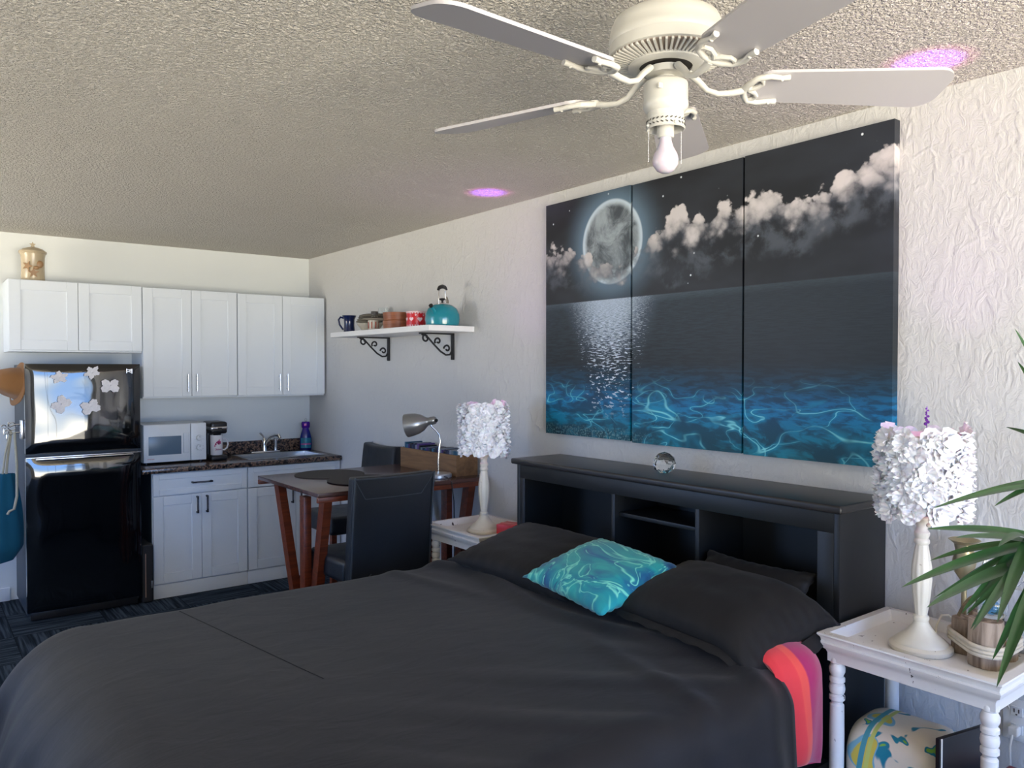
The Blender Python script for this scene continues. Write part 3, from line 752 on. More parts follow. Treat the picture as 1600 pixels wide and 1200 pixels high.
# ------------------------------------------------------------------ shelf on the right wall
SZ = 1.857
t = thing('wall_shelf', 'white wall shelf on scrolled black iron brackets', 'shelf', (2.75, 3.93, SZ - .034))
B().box((-.325, 0, 0), (-.001, 1.34, .034), .003).obj('board', M['wwhite'], t)
def spiral(c, r0, r1, a0, a1, n=22):
    return [(c[0] + (r0 + (r1 - r0) * i / n) * math.cos(R(a0 + (a1 - a0) * i / n)), 0, c[1] + (r0 + (r1 - r0) * i / n) * math.sin(R(a0 + (a1 - a0) * i / n))) for i in range(n + 1)]
for yb in (.23, 1.06):
    b = B()
    b.box((-.016, -.011, -.168), (-.002, .011, -.002), .002)
    b.box((-.25, -.011, -.010), (-.002, .011, -.001), .002)
    b.tube([(-.235, 0, -.012), (-.20, 0, -.020), (-.15, 0, -.07), (-.10, 0, -.115), (-.06, 0, -.137), (-.03, 0, -.135), (-.016, 0, -.115)], .0062, 8)
    b.tube(spiral((-.205, -.036), .026, .008, 90, 440), .006, 7)
    b.tube(spiral((-.118, -.052), .024, .007, 215, -150), .006, 7)
    b.tube(spiral((-.050, -.098), .025, .007, 180, -170), .006, 7)
    b.lathe([(.006, 0), (.004, .004), (0, .005)], 10, (-.017, 0, -.155), Matrix.Rotation(-PI / 2, 4, 'Y'))
    b.obj('bracket', M['darkmetal'], t, (0, yb, 0))

t = thing('mug', 'dark blue mug with a curved handle at the shelf end', 'mug', (2.50, 5.12, SZ))
B().lathe([(0, 0), (.036, 0), (.040, .005), (.036, .05), (.038, .09), (.050, .118), (.047, .118), (.034, .09), (.032, .01), (0, .008)], 32).obj('cup', M['navy'], t)
B().tube([(.0, 0, .0)] and [(-.03, .022, .10), (-.045, .045, .108), (-.052, .062, .09), (-.048, .055, .055), (-.034, .03, .02)], .0068, 10).obj('handle', M['navy'], t)
t = thing('saucepot_bowl', 'cream stoneware bowl at the bottom of the plate stack', 'bowl', (2.56, 4.92, SZ))
t.name = 'stoneware_bowl'
B().lathe([(0, 0), (.05, 0), (.055, .004), (.088, .048), (.092, .055), (.087, .055), (.05, .012), (0, .01)], 36).obj('bowl_body', M['cream'], t)
plate_labels = ['cream plate with dark rim, lowest of the plates in the bowl stack', 'cream plate with dark rim, second from the bottom of the stack', 'cream plate with dark rim, third up in the leaning stack', 'cream plate tilted on top of the bowl and plate stack']
for k, lb in enumerate(plate_labels):
    z = SZ + .056 + k * .0135
    t = thing('plate', lb, 'plate', (2.56 + .003 * k, 4.92 - .010 * k, z), 0, 'cream plates stacked on the bowl')
    t.rotation_euler = (R(-2 - 3.2 * (k == 3)), 0, 0)
    B().lathe([(0, 0), (.05, 0), (.095, .010), (.094, .014), (.05, .004), (0, .004)], 40).obj('dish', M['cream'], t)
    B().tube([(.0945 * math.cos(2 * PI * i / 40), .0945 * math.sin(2 * PI * i / 40), .0115) for i in range(40)], .0022, 6, closed=True).obj('rim', M['darkrim'], t)
t = thing('decorated_cup', 'cream cup with red and green pattern behind the plates', 'cup', (2.50, 4.76, SZ))
B().lathe([(0, 0), (.028, 0), (.032, .004), (.036, .066), (.033, .066), (.028, .006), (0, .006)], 28).obj('cup_body', M['cream'], t)
b = B()
for a in range(8): b.box((-.004, -.0365, .012), (.004, -.0335, .056), .001, rot=Matrix.Rotation(a * PI / 4, 3, 'Z'), piv=(0, 0, .034))
b.obj('painted_stripes', simple('coral_glaze', srgb(176, 92, 74), .4, var=.3, vs=60), t)
t = thing('saucer', 'cream saucer balanced on top of the patterned cup', 'plate', (2.51, 4.76, SZ + .0665))
t.rotation_euler = (0, 0, 0)
B().lathe([(0, 0), (.035, 0), (.085, .012), (.084, .016), (.035, .005), (0, .005)], 36).obj('dish', M['cream'], t)
B().tube([(.0845 * math.cos(2 * PI * i / 40), .0845 * math.sin(2 * PI * i / 40), .0138) for i in range(40)], .0022, 6, closed=True).obj('rim', M['darkrim'], t)
t = thing('small_jar', 'small clear jar with dark lid standing on the saucer', 'jar', (2.51, 4.76, SZ + .072))
B().lathe([(0, 0), (.020, 0), (.022, .003), (.022, .030), (.017, .034), (0, .034)], 20).obj('jar_body', M['glass'], t)
B().lathe([(.024, .033), (.024, .054), (.022, .056), (0, .056)], 20).obj('lid', M['darkrim'], t)
t = thing('wine_glass', 'clear stemmed glass standing against the wall behind the plates', 'glass', (2.69, 4.97, SZ))
B().lathe([(0, 0), (.032, 0), (.032, .003), (.005, .008), (.004, .07), (.020, .085), (.034, .11), (.036, .15), (.032, .175), (.031, .175), (.034, .15), (.031, .112), (.018, .09), (0, .084)], 28).obj('glass_body', M['glass'], t)
for z, lb in ((0, 'brown wooden bowl, lower of two stacked beside the red tin'), (.054, 'brown wooden bowl, upper of two stacked beside the red tin')):
    o = B().lathe([(0, 0), (.078, 0), (.082, .004), (.087, .050), (.087, .053), (.078, .053), (.076, .048), (.070, .010), (0, .008)], 40).obj('wooden_bowl', M['bowlwood'], None, (2.555, 4.53, SZ + z)); o.scale = (1.1, 1.1, 1.0)
    tag(o, lb, 'bowl', 'stacked brown wooden bowls')
t = thing('heart_tin', 'red tin printed with white hearts beside the teal kettle', 'tin', (2.54, 4.265, SZ))
def mat_tin():
    m = NT('red_tin_paint'); v = m.co(); x, y, z = m.xyz(v)
    a = m.math('ARCTAN2', y, x)
    lace = m.math('MULTIPLY', m.step(m.math('SINE', m.math('MULTIPLY', a, 22.0)), -.1, .3), m.math('ADD', m.step(z, .082, .086), m.step(z, .018, .014)))
    m.P('Base Color', m.mix(lace, srgb(196, 18, 34), srgb(226, 200, 206))); m.P('Roughness', .3); return m.m
B().lathe([(0, 0), (.062, 0), (.062, .092), (0, .092)], 40).obj('can', mat_tin(), t)
B().lathe([(.0645, .090), (.0645, .1), (.060, .102), (0, .102)], 40).obj('lid', simple('pale_pink_lid', srgb(226, 198, 200), .4), t)
def heart(s): return [(s * 16 * math.sin(a) ** 3 / 16, s * (13 * math.cos(a) - 5 * math.cos(2 * a) - 2 * math.cos(3 * a) - math.cos(4 * a)) / 16) for a in [2 * PI * i / 30 for i in range(30)]]
hw = simple('white_heart_print', srgb(236, 206, 214), .4)
for a, s, z in ((-100, .016, .048), (-150, .014, .05), (-50, .014, .05), (-125, .006, .074), (-76, .006, .074), (170, .014, .05)):
    Mx = Matrix.Translation((0, 0, z)) @ Matrix.Rotation(R(a + 90), 4, 'Z') @ Matrix.Translation((0, -.0615, 0)) @ Matrix.Rotation(PI / 2, 4, 'X')
    B().prism(heart(s), .0012, Mx).obj('heart', hw, t)
t = thing('tea_kettle', 'teal enamel kettle with a black handle at the shelf end', 'kettle', (2.585, 4.035, SZ), R(28))
B().lathe([(0, 0), (.092, 0), (.102, .008), (.107, .04), (.104, .072), (.090, .104), (.064, .126), (.034, .134), (0, .134)], 48).obj('body', M['kettle'], t)
lid = B().lathe([(.040, .130), (.036, .138), (.012, .144), (0, .144)], 28).obj('lid', M['chrome'], t)
B().lathe([(.007, .142), (.006, .153), (.018, .161), (.02, .165), (.014, .169), (0, .170)], 20).obj('knob', M['black'], lid)
B().tube([(-.088, 0, .075), (-.115, 0, .097), (-.132, 0, .113)], [.018, .013, .010], 14).obj('spout', M['kettle'], t)
B().lathe([(.012, 0), (.013, .012), (0, .013)], 14, (-.131, 0, .110), Matrix.Rotation(R(-50), 4, 'Y')).obj('whistle', M['black'], t)
for x in (-.04, .04): B().tube([(x, 0, .130), (x * 1.1, 0, .155), (x * 1.0, 0, .2), (x * .85, 0, .225)], .0035, 8).obj('handle_post', M['chrome'], t)
B().tube([(-.052, 0, .216), (-.03, 0, .232), (0, 0, .240), (.03, 0, .238), (.055, 0, .226)], [.007, .014, .016, .013, .006], 12, flat=.8).obj('grip', M['black'], t)
B().prism([(0, 0), (.03, .004), (.034, .02), (.018, .045), (.006, .05), (.0, .03)], .002, Matrix.Translation((.045, 0, .135)) @ Matrix.Rotation(PI / 2, 4, 'X')).obj('price_tag', simple('grey_tag', srgb(130, 124, 116), .7, var=.2, vs=80), t)

# ------------------------------------------------------------------ canvases
def canvas(label, y0, y1, z0, z1):
    """y0 > y1: left to right seen from the room; picture coordinates run over all three panels"""
    W, Hh, D = y0 - y1, z1 - z0, .037
    t = thing('canvas_print', label, 'painting', (XR - .001, y0, z0), 0, 'three canvas panels of the moonlit sea')
    U0, U1 = (3.21 - y0) / 1.858, (3.21 - y1) / 1.858
    V0, V1 = (z0 - 1.255) / 1.205, (z1 - 1.255) / 1.205
    b = B()
    cl = lambda a: max(.001, min(.999, a))
    b.grid(lambda u, v: Vector((-D, -u * W, v * Hh)), 2, 2, lambda u, v: (cl(U0 + u * (U1 - U0)), cl(V0 + v * (V1 - V0))))
    e = D / 1.858
    b.grid(lambda u, v: Vector((-D + u * D, -W, v * Hh)), 1, 2, lambda u, v: (cl(U1 - u * e), cl(V0 + v * (V1 - V0))))
    b.grid(lambda u, v: Vector((-u * D, 0, v * Hh)), 1, 2, lambda u, v: (cl(U0 + (1 - u) * e), cl(V0 + v * (V1 - V0))))
    b.grid(lambda u, v: Vector((-D * (1 - v), -u * W, Hh)), 2, 1, lambda u, v: (cl(U0 + u * (U1 - U0)), cl(V1 - v * .03)))
    b.grid(lambda u, v: Vector((-D * v, -u * W, 0)), 2, 1, lambda u, v: (cl(U0 + u * (U1 - U0)), cl(V0 + .03 - v * .03)))
    bmesh.ops.remove_doubles(b.bm, verts=b.bm.verts, dist=1e-5)
    b.obj('printed_canvas', M['art'], t, smooth=False)
    b = B()
    for a in ((-D + .006, -W + .004, .004, -.002, -.004, .03), (-D + .006, -W + .004, Hh - .03, -.002, -.004, Hh - .004), (-D + .006, -W + .004, .004, -.002, -W + .03, Hh - .004), (-D + .006, -.03, .004, -.002, -.004, Hh - .004)):
        b.box(a[:3], a[3:])
    b.obj('stretcher_frame', M['canvas'], t)
canvas('left canvas panel showing most of the full moon over the sea', 3.212, 2.600, 1.257, 2.464)
canvas('middle canvas panel with bright clouds and a sliver of the moon', 2.584, 1.972, 1.252, 2.460)
canvas('right canvas panel with rising clouds over dark water, no moon', 1.962, 1.352, 1.250, 2.462)

# ------------------------------------------------------------------ headboard
t = thing('bookcase_headboard', 'wide black bookcase headboard standing behind the bed', 'headboard', (2.745, 1.385, 0))
Yl = 1.73   # extent in +Y (1.385 .. 3.115)
xf = -.305  # front plane
B().box((xf - .028, -.018, 1.122), (0, Yl + .018, 1.150), .009, 3).obj('top_board', M['hbtop'], t)
B().box((xf, 0, 0), (-.002, .022, 1.122), .003).obj('side_panel', M['hb'], t)
B().box((xf, Yl - .022, 0), (-.002, Yl, 1.122), .003).obj('side_panel', M['hb'], t)
B().box((-.02, .022, .0), (-.004, Yl - .022, 1.122)).obj('back_panel', M['hb'], t)
B().box((xf, .022, 1.052), (xf + .018, Yl - .022, 1.122), .002).obj('top_rail', M['hb'], t)
B().box((xf, .022, .0), (xf + .018, .082, 1.052), .002).obj('stile', M['hb'], t)
B().box((xf, Yl - .06, .0), (xf + .018, Yl - .022, 1.052), .002).obj('stile', M['hb'], t)
for yy in (1.98 - 1.385, 2.44 - 1.385):
    B().box((xf + .004, yy - .010, .45), (-.02, yy + .010, 1.052), .001).obj('divider', M['hb'], t)
B().box((xf + .03, 1.99 - 1.385, .955), (-.02, 2.43 - 1.385, .972), .001).obj('small_shelf', M['hb'], t)
B().box((xf + .002, .022, .42), (-.02, Yl - .022, .45), .001).obj('lower_shelf', M['hb'], t)
B().box((xf, .082, 0), (xf + .018, Yl - .06, .42)).obj('lower_panel', M['hb'], t)
for y, z in ((2.415, 1.02), (2.415, .945), (2.36, 1.03), (2.36, .955)):
    B().lathe([(.0035, 0), (.0035, .004), (0, .005)], 8, (xf + .19, 2.43 - 1.385 - .002 - (2.43 - y) * 0, z), Matrix.Rotation(PI / 2, 4, 'X') if False else Matrix.Rotation(PI / 2, 4, 'X')).obj('shelf_pin', M['chrome'], t) if y > 2.4 else B().lathe([(.0035, 0), (.0035, .004), (0, .005)], 8, (xf + .06, 2.43 - 1.385 - .002, z), Matrix.Rotation(PI / 2, 4, 'X')).obj('shelf_pin', M['chrome'], t)

o = B()
q = bmesh.ops.create_icosphere(o.bm, subdivisions=2, radius=.050)
for v in q['verts']: v.co.z = max(v.co.z, -.040); v.co += Vector((0, 0, .040))
tag(o.obj('crystal_ball', M['crystal'], None, (2.60, 2.285, 1.1505), smooth=False), 'faceted crystal ball on top of the black headboard', 'crystal ball')

# ------------------------------------------------------------------ bed
t = thing('bed', 'large bed with a draped black spread against the black headboard', 'bed', (0, 0, 0))
X0, X1, Y0, Y1, ZT = .50, 2.43, 1.40, 3.06, .70
B().box((.42, 1.42, .30), (2.42, 3.08, .60), .08, 5).obj('mattress', M['mattress'], t)
B().box((.46, 1.40, .06), (2.42, 3.04, .30), .01).obj('bed_base', M['blackmat'], t)
def spread(u, v):
    s = -.25 + u * (2.04 + .25)          # cloth x (foot .. head)
    w = .72 + v * (3.72 - .72)           # cloth y
    cx = min(max(s, X0), X1); cy = min(max(w, Y0), Y1)
    dx, dy = s - cx, w - cy; d = math.hypot(dx, dy)
    nz = noise.noise(Vector((s * 1.5, w * 1.5, .3))); nz2 = noise.noise(Vector((s * 4 + 7, w * 2.2, 1.3)))
    z = ZT + .014 * nz + .005 * nz2
    # soft rise where the spread climbs on the pillows and rumples in front of them
    hr = max(0, min(1, (s - 1.92) / .25)); hr = hr * hr * (3 - 2 * hr)
    z += .020 * hr
    rump = math.exp(-((s - (1.93 + .05 * math.sin(w * 5))) / .045) ** 2) * .022 + math.exp(-((s - (1.76 + .06 * math.sin(w * 3 + 1))) / .04) ** 2) * .012 * (.5 + .5 * math.sin(w * 4 + 2))
    z += rump
    # slanting wrinkles near the near edge
    wr = max(0, 1 - (w - Y0) / .6) if w > Y0 else 1.0
    ph = (s * 1.0 + w * .9) * 17
    z += .010 * wr * max(0, math.sin(ph + 2 * nz)) * max(0, min(1, (s - .5) / .8))
    if d < 1e-6: return Vector((cx, cy, z))
    nx, ny = dx / d, dy / d
    foot = abs(nx)
    r = .11 + .16 * foot; lim = R(84 - 12 * foot)
    if d < r * lim: hor = r * math.sin(d / r); drop = r * (1 - math.cos(d / r))
    else:
        e = d - r * lim; hor = r * math.sin(lim) + e * math.cos(lim); drop = r * (1 - math.cos(lim)) + e * math.sin(lim)
    arc = (s if abs(ny) > .5 else w)
    k = min(1, drop / .5)
    f = .032 * k * (math.sin(arc * 15 + 1.5 * math.sin(arc * 6)) + .4 * math.sin(arc * 33 + 1))
    if ny > .2: f *= .35
    hor += f + .02 * k
    zz = z - drop
    if zz < .03: zz = .03 + .01 * math.sin(arc * 20)
    p = Vector((cx + nx * hor, cy + ny * hor, zz))
    return p
bs = B().grid(spread, 150, 170).obj('bedspread', M['bedding'], t, sharp=180)
ps = []
for i in range(41):
    f_ = i / 40; sx_ = .80 + (.95 - .80) * f_; wy_ = 3.06 + (2.12 - 3.06) * f_
    ps.append(spread((sx_ + .25) / 2.29, (wy_ - .72) / 3.0) + Vector((0, 0, .001)))
B().tube(ps, .0013, 6).obj('seam', simple('seam_thread', srgb(14, 14, 16), .8), t)
sm = bs.modifiers.new('thick', 'SOLIDIFY'); sm.thickness = .004; sm.offset = -1

def pillow(L, Wd, T, corner=.10, seed=0, nu=44, nv=34):
    b = B()
    def shp(u, v, sgn):
        a, c = 2 * u - 1, 2 * v - 1
        ex = 1 - corner * (1 - abs(c) ** 2.0) * abs(a) ** 3; ey = 1 - corner * (1 - abs(a) ** 2.0) * abs(c) ** 3
        th = (max(0, 1 - abs(a) ** 2.6) ** .55) * (max(0, 1 - abs(c) ** 2.6) ** .55)
        n = noise.noise(Vector((a * 1.6 + seed, c * 1.6, sgn))) * .12 + noise.noise(Vector((a * 4 + seed, c * 4, sgn * 3))) * .05
        edge = max(abs(a), abs(c)); pk = .004 * math.sin(30 * (a if abs(c) > abs(a) else c)) * max(0, (edge - .7) / .3)
        return Vector((a * L / 2 * ex, c * Wd / 2 * ey, sgn * T / 2 * th * (1 + n) + pk))
    b.grid(lambda u, v: shp(u, v, 1), nu, nv); b.grid(lambda u, v: shp(u, v, -1), nu, nv, flip=True)
    bmesh.ops.remove_doubles(b.bm, verts=b.bm.verts, dist=1e-4)
    return b
def put_pillow(name, label, b, mat, loc, rot, group=None, cat='pillow', sharp=180):
    o = b.obj(name, mat, None, loc, rot, sharp=sharp); return tag(o, label, cat, group)
def flange(b, L, Wd, w):
    def f(u, v):
        a = 2 * PI * u; c, s_ = math.cos(a), math.sin(a); k = 1 / max(abs(c), abs(s_))
        x, y = c * k * (L / 2 * .93), s_ * k * (Wd / 2 * .93)
        return Vector((x + c * k * (w + .07 * L / 2) * v, y + s_ * k * (w + .07 * Wd / 2) * v, .004 * math.sin(26 * a) * v - .012 * v * v))
    b.grid(f, 120, 3); return b
put_pillow('pillow', 'black pillow lying at the far side of the bed', pillow(.50, .76, .16, seed=1), M['pillowcase'], (2.185, 2.60, .782), (R(2), R(-12), R(3)), 'black bed pillows')
bb = flange(pillow(.44, .66, .18, seed=5), .44, .66, .010)
for v_ in bb.bm.verts:
    q_ = max(0, (-v_.co.y / .33 - .45) / .55); v_.co.z -= .075 * q_ ** 1.8; v_.co.y += .02 * q_
put_pillow('pillow', 'black pillow with a loose hem lying at the near side of the bed', bb, M['pillowcase'], (2.165, 1.665, .80), (R(1), R(-13), R(-3)), 'black bed pillows')
put_pillow('pillow', 'black pillow leaning low against the headboard behind the near pillow', pillow(.34, .47, .10, seed=9), M['pillowcase'], (2.375, 1.72, .765), (0, R(-50), 0), 'black bed pillows')
put_pillow('throw_pillow', 'teal and blue marbled throw pillow lying between the black pillows', pillow(.40, .52, .13, .10, seed=3), M['teal'], (2.08, 2.14, .825), (R(2), R(-16), R(-8)), None)
# coral pillow hanging over the near side
def cor(u, v, sgn):
    a = 2 * u - 1; th = .034 * (max(0, 1 - abs(a) ** 2.4) ** .5) * (max(0, 1 - abs(2 * v - 1) ** 6) ** .5)
    s = v * .47
    if s < .10: y, z, ny, nz_ = .10 - s, .0, 0, 1
    elif s < .20:
        q = (s - .10) / .10 * PI / 2; y, z, ny, nz_ = -.064 * math.sin(q), -.064 * (1 - math.cos(q)), -math.sin(q), math.cos(q)
    else: y, z, ny, nz_ = -.064, -.064 - (s - .20), -1, 0
    wdt = .118 * (1 - .30 * max(0, v - .55) / .45 * (1 if a < 0 else .55)); bulge = .014 * math.sin(a * 4 + v * 3)
    x = .12 + a * wdt + .02 * (v - .3)
    return Vector((x, y + ny * sgn * th - .5 * bulge * (sgn > 0), z + nz_ * sgn * th - (.02 * a * v)))
b = B(); b.grid(lambda u, v: cor(u, v, 1), 24, 40); b.grid(lambda u, v: cor(u, v, -1), 24, 40, flip=True)
bmesh.ops.remove_doubles(b.bm, verts=b.bm.verts, dist=1e-4)
tag(b.obj('coral_pillow', M['coral'], None, (2.02, 1.405, .722), sharp=180), 'coral and magenta pillow slumping over the bed edge beside the white table', 'pillow')

# ------------------------------------------------------------------ white side tables
def side_table(label, x0, x1, y0, y1):
    t = thing('side_table', label, 'side table', (x0, y0, 0), 0, 'distressed white tray-top tables')
    W, D = x1 - x0, y1 - y0
    z = .738
    b = B()
    b.frame(.028, W - .028, .028, D - .028, [(-.012, z), (.0, z + .034), (.012, z + .034), (.027, z + .032), (.028, z + .027), (.020, z + .018), (.018, z + .008), (.024, z + .003), (.020, z - .010), (.008, z - .020), (.004, z - .030), (.004, z - .055), (-.012, z - .055), (-.012, z)], True)
    b.obj('moulded_rim', M['wpaint'], t)
    B().box((.035, .035, z - .012), (W - .035, D - .035, z + .002)).obj('tray_floor', M['wpaint'], t)
    prof = [(.012, 0), (.016, .02), (.020, .05), (.016, .09), (.015, .12), (.022, .25), (.0225, .45), (.0215, .545), (.017, .550), (.0175, .556), (.0235, .562), (.0235, .574), (.017, .580), (.0225, .585), (.0245, .597), (.0225, .609), (.017, .614), (.0235, .619), (.0235, .630), (.018, .636), (.024, .650), (.0245, .662), (.018, .676), (.0225, .680), (.0225, .690), (.020, .7)]
    for x in (.045, W - .045):
        for y in (.045, D - .045): B().lathe(prof, 22, (x, y, 0)).obj('leg', M['wpaint'], t)
    B().box((.035, .035, .20), (W - .035, D - .035, .218), .003).obj('lower_shelf', M['wpaint'], t)
    return t
side_table('chipped white side table under the larger lamp, nearest the camera', 2.265, 2.705, .832, 1.362)
side_table('chipped white side table between the far pillow and the dining table', 2.215, 2.625, 3.13, 3.64)

# lamps
def rosettes(nseed, rad, z0, z1):
    rnd = random.Random(nseed); b = B()
    rows = 6; cnt = 11
    for i in range(rows):
        for j in range(cnt):
            th = 2 * PI * (j + .5 * (i % 2) + rnd.uniform(-.2, .2)) / cnt; zc = z0 + (z1 - z0) * (i + .5 + rnd.uniform(-.25, .25)) / rows
            n = Vector((math.cos(th), math.sin(th), rnd.uniform(-.3, .3))).normalized()
            tx = Vector((-math.sin(th), math.cos(th), 0)); tz = n.cross(tx)
            c = Vector((rad * math.cos(th), rad * math.sin(th), zc)) + n * rnd.uniform(-.004, .006)
            for L, (ri, ro, h0, h1, wv) in enumerate(((.004, .042, .001, .007, 11), (.003, .033, .004, .016, 9), (.002, .022, .006, .022, 6))):
                ph = rnd.uniform(0, 6); sc = rnd.uniform(.85, 1.15)
                def f(u, v):
                    a = 2 * PI * u; r = (ri + (ro - ri) * v) * sc * (1 + .12 * math.sin(3 * a + ph))
                    h = h0 + (h1 - h0) * v ** 1.5 + .007 * v * math.sin(wv * a + ph) + .003 * v * math.sin(2.3 * wv * a)
                    return c + tx * (r * math.cos(a)) + tz * (r * math.sin(a)) + n * h
                b.grid(f, 30, 3)
    return b
lamp_base_prof = [(0, 0), (.086, 0), (.089, .004), (.089, .014), (.082, .020), (.076, .022), (.074, .028), (.060, .040), (.045, .050), (.034, .064), (.024, .078), (.020, .088), (.0225, .094), (.0225, .102), (.017, .108), (.019, .125), (.025, .17), (.0285, .215), (.0275, .255), (.021, .300), (.0175, .322), (.022, .328), (.022, .336), (.0175, .342), (.022, .352), (.022, .360), (.017, .366), (.0155, .378), (.021, .392), (.029, .402), (.029, .408), (.020, .418), (.0165, .432), (.015, .48), (0, .482)]
def table_lamp(label, loc, seed):
    t = thing('table_lamp', label, 'table lamp', loc, 0, 'white ruffled-shade table lamps')
    fl = lambda a, z: (.035 * math.cos(10 * a) if .12 < z < .31 or z > .43 else 0)
    B().lathe(lamp_base_prof, 60, mod=fl).obj('base', M['lampbase'], t)
    B().tube([(0, 0, .48), (0, 0, .52)], .012, 12).obj('socket', M['brass'], t)
    B().lathe([(.013, .515), (.03, .55), (.032, .57), (.02, .595), (0, .602)], 20).obj('bulb', M['led'], t)
    sh = B().lathe([(.105, .425), (.105, .66), (.103, .66), (.103, .425), (.105, .425)], 48).obj('shade', M['liner'], t)
    rosettes(seed, .110, .420, .660).obj('ruffle_flowers', M['fabricw'], sh, sharp=180)
    pc = B(); pc.tube([(-.045, -.04, .45), (-.045, -.04, .395)], .0012, 6); pc.sphere((-.045, -.04, .392), .007, 10)
    pc.obj('pull_chain', M['lampbase'], t)
    return t
LR = (2.455, 1.128, .741); LL = (2.41, 3.36, .741)
table_lamp('white ruffled lamp on the near white table beside the driftwood holder', LR, 11)
table_lamp('white ruffled lamp on the far white table between bed and dining table', LL, 12)
o = B()
for i in range(9): o.sphere((.004 * math.sin(i * 2.2), .004 * math.cos(i * 2.2), .045 + i * .006), .0055 * (1 - i * .07), 8)
o.tube([(0, 0, -.03), (0, 0, .1)], .0015, 6)
tag(o.obj('flower_sprig', M['purple'], None, (LR[0] + .09, LR[1] + .03, LR[2] + .64)), 'small purple flower sprig sticking up from the near lampshade', 'flower')
# lamp cord on near table
tag(B().tube([(2.545, 1.14, .745), (2.60, 1.15, .748), (2.62, 1.155, .775), (2.655, 1.155, .80), (2.69, 1.15, .795), (2.728, 1.13, .76), (2.74, 1.05, .62), (2.742, .985, .53)], .0035, 8).obj('lamp_cord', M['lampbase'], None), 'thin cream lamp cord looping off the back of the near table', 'cord')

# red box on far table
t = thing('gift_box', 'small red box on the far white table beside the lamp', 'box', (2.47, 3.215, .741), R(20))
B().box((-.05, -.05, 0), (.05, .05, .058), .003).obj('box_body', M['red'], t)
B().box((-.008, -.0515, 0), (.008, .0515, .0595), .001).obj('ribbon', simple('pink_ribbon', srgb(220, 130, 120), .5), t)

# driftwood candle holder
t = thing('driftwood_holder', 'rope-wrapped bundle of driftwood logs standing on the near white table', 'candle holder', (2.49, .975, .741))
def log(cx, cy, r, h, seed, m='drift'):
    b = B(); b.lathe([(r * .97, 0), (r, .004), (r * 1.0, h * .5), (r * .98, h - .004), (r * .94, h), (0, h - .002)], 28, (cx, cy, 0), mod=lambda a, z: .05 * math.sin(3 * a + seed) + .02 * math.sin(11 * a + seed))
    return b.obj('log', M[m], t)
log(.045, .062, .034, .105, 1); log(-.02, -.025, .046, .135, 2); log(.085, -.03, .04, .10, 3); log(.11, .04, .036, .12, 6)
ro = []
lg = [(.045, .062, .034), (-.02, -.025, .046), (.085, -.03, .04), (.11, .04, .036)]
for k in range(3):
    for i in range(48):
        a = 2 * PI * i / 48
        best = max(lg, key=lambda q_: q_[0] * math.cos(a) + q_[1] * math.sin(a) + q_[2])
        ro.append((best[0] + (best[2] + .006) * math.cos(a), best[1] + (best[2] + .006) * math.sin(a), .036 + .0115 * (k + i / 48) + .005 * math.sin(a)))
B().tube(ro, .006, 8).obj('rope', M['rope'], t)
tag(B().lathe([(0, 0), (.03, 0), (.038, .01), (.042, .04), (.036, .065), (.03, .072), (.033, .078), (.031, .078), (.028, .071), (.034, .062), (.039, .04), (.035, .012), (0, .006)], 28).obj('glass_votive', M['glass'], None, (2.505, .95, .8765)), 'clear round glass votive standing on the taller driftwood log', 'candle holder')
tag(B().sphere((0, 0, 0), .024, 18, (1, 1, .8)).obj('blue_float', M['blueglass'], None, (2.505, .95, .904)), 'blue glass pebble lying inside the clear votive', 'glass ball')
tw = [(-.03 + .0, .05, 0)]
tag(B().tube([(0, .05, 0), (.006, .04, .03), (.015, .025, .055), (.022, .01, .068), (.03, -.01, .072), (.04, -.03, .064)], [.005, .0045, .005, .0055, .005, .004], 8).obj('twig_handle', M['stem'], None, (2.525, 1.0, .85)), 'thin brown twig bent over the shorter driftwood log', 'twig')
t = thing('whitewashed_plank', 'whitewashed wooden plank standing behind the driftwood holder', 'plank', (2.665, .915, .741))
B().box((-.012, -.055, 0), (.012, .055, .19), .003).obj('board', M['driftw'], t)
B().lathe([(.008, 0), (.008, .002), (0, .003)], 12, (-.012, .0, .16), Matrix.Rotation(-PI / 2, 4, 'Y')).obj('nail_head', M['steel'], t)
t = thing('brass_goblet', 'aged brass goblet standing behind the driftwood on the near table', 'goblet', (2.648, 1.085, .741))
B().lathe([(0, 0), (.038, 0), (.040, .004), (.012, .016), (.008, .05), (.008, .16), (.012, .19), (.028, .215), (.034, .25), (.026, .285), (.030, .305), (.046, .318), (.044, .319), (.027, .306), (.022, .285), (.03, .25), (.024, .22), (0, .2)], 32).obj('goblet_body', M['brass'], t)
t = thing('glass_float', 'clear ribbed glass globe on a thin stem above the driftwood logs', 'glass ball', (2.575, .945, .842))
B().lathe([(0, .215), (.03, .210), (.05, .190), (.058, .160), (.05, .133), (.03, .113), (.012, .107), (.012, .105), (0, .105)], 32, mod=lambda a, z: .03 * math.cos(14 * a)).obj('globe', M['glass'], t)
B().tube([(0, 0, 0), (0, 0, .106)], .003, 8).lathe([(.018, 0), (.018, .003), (0, .004)], 20).obj('wire_stand', M['darkmetal'], t)

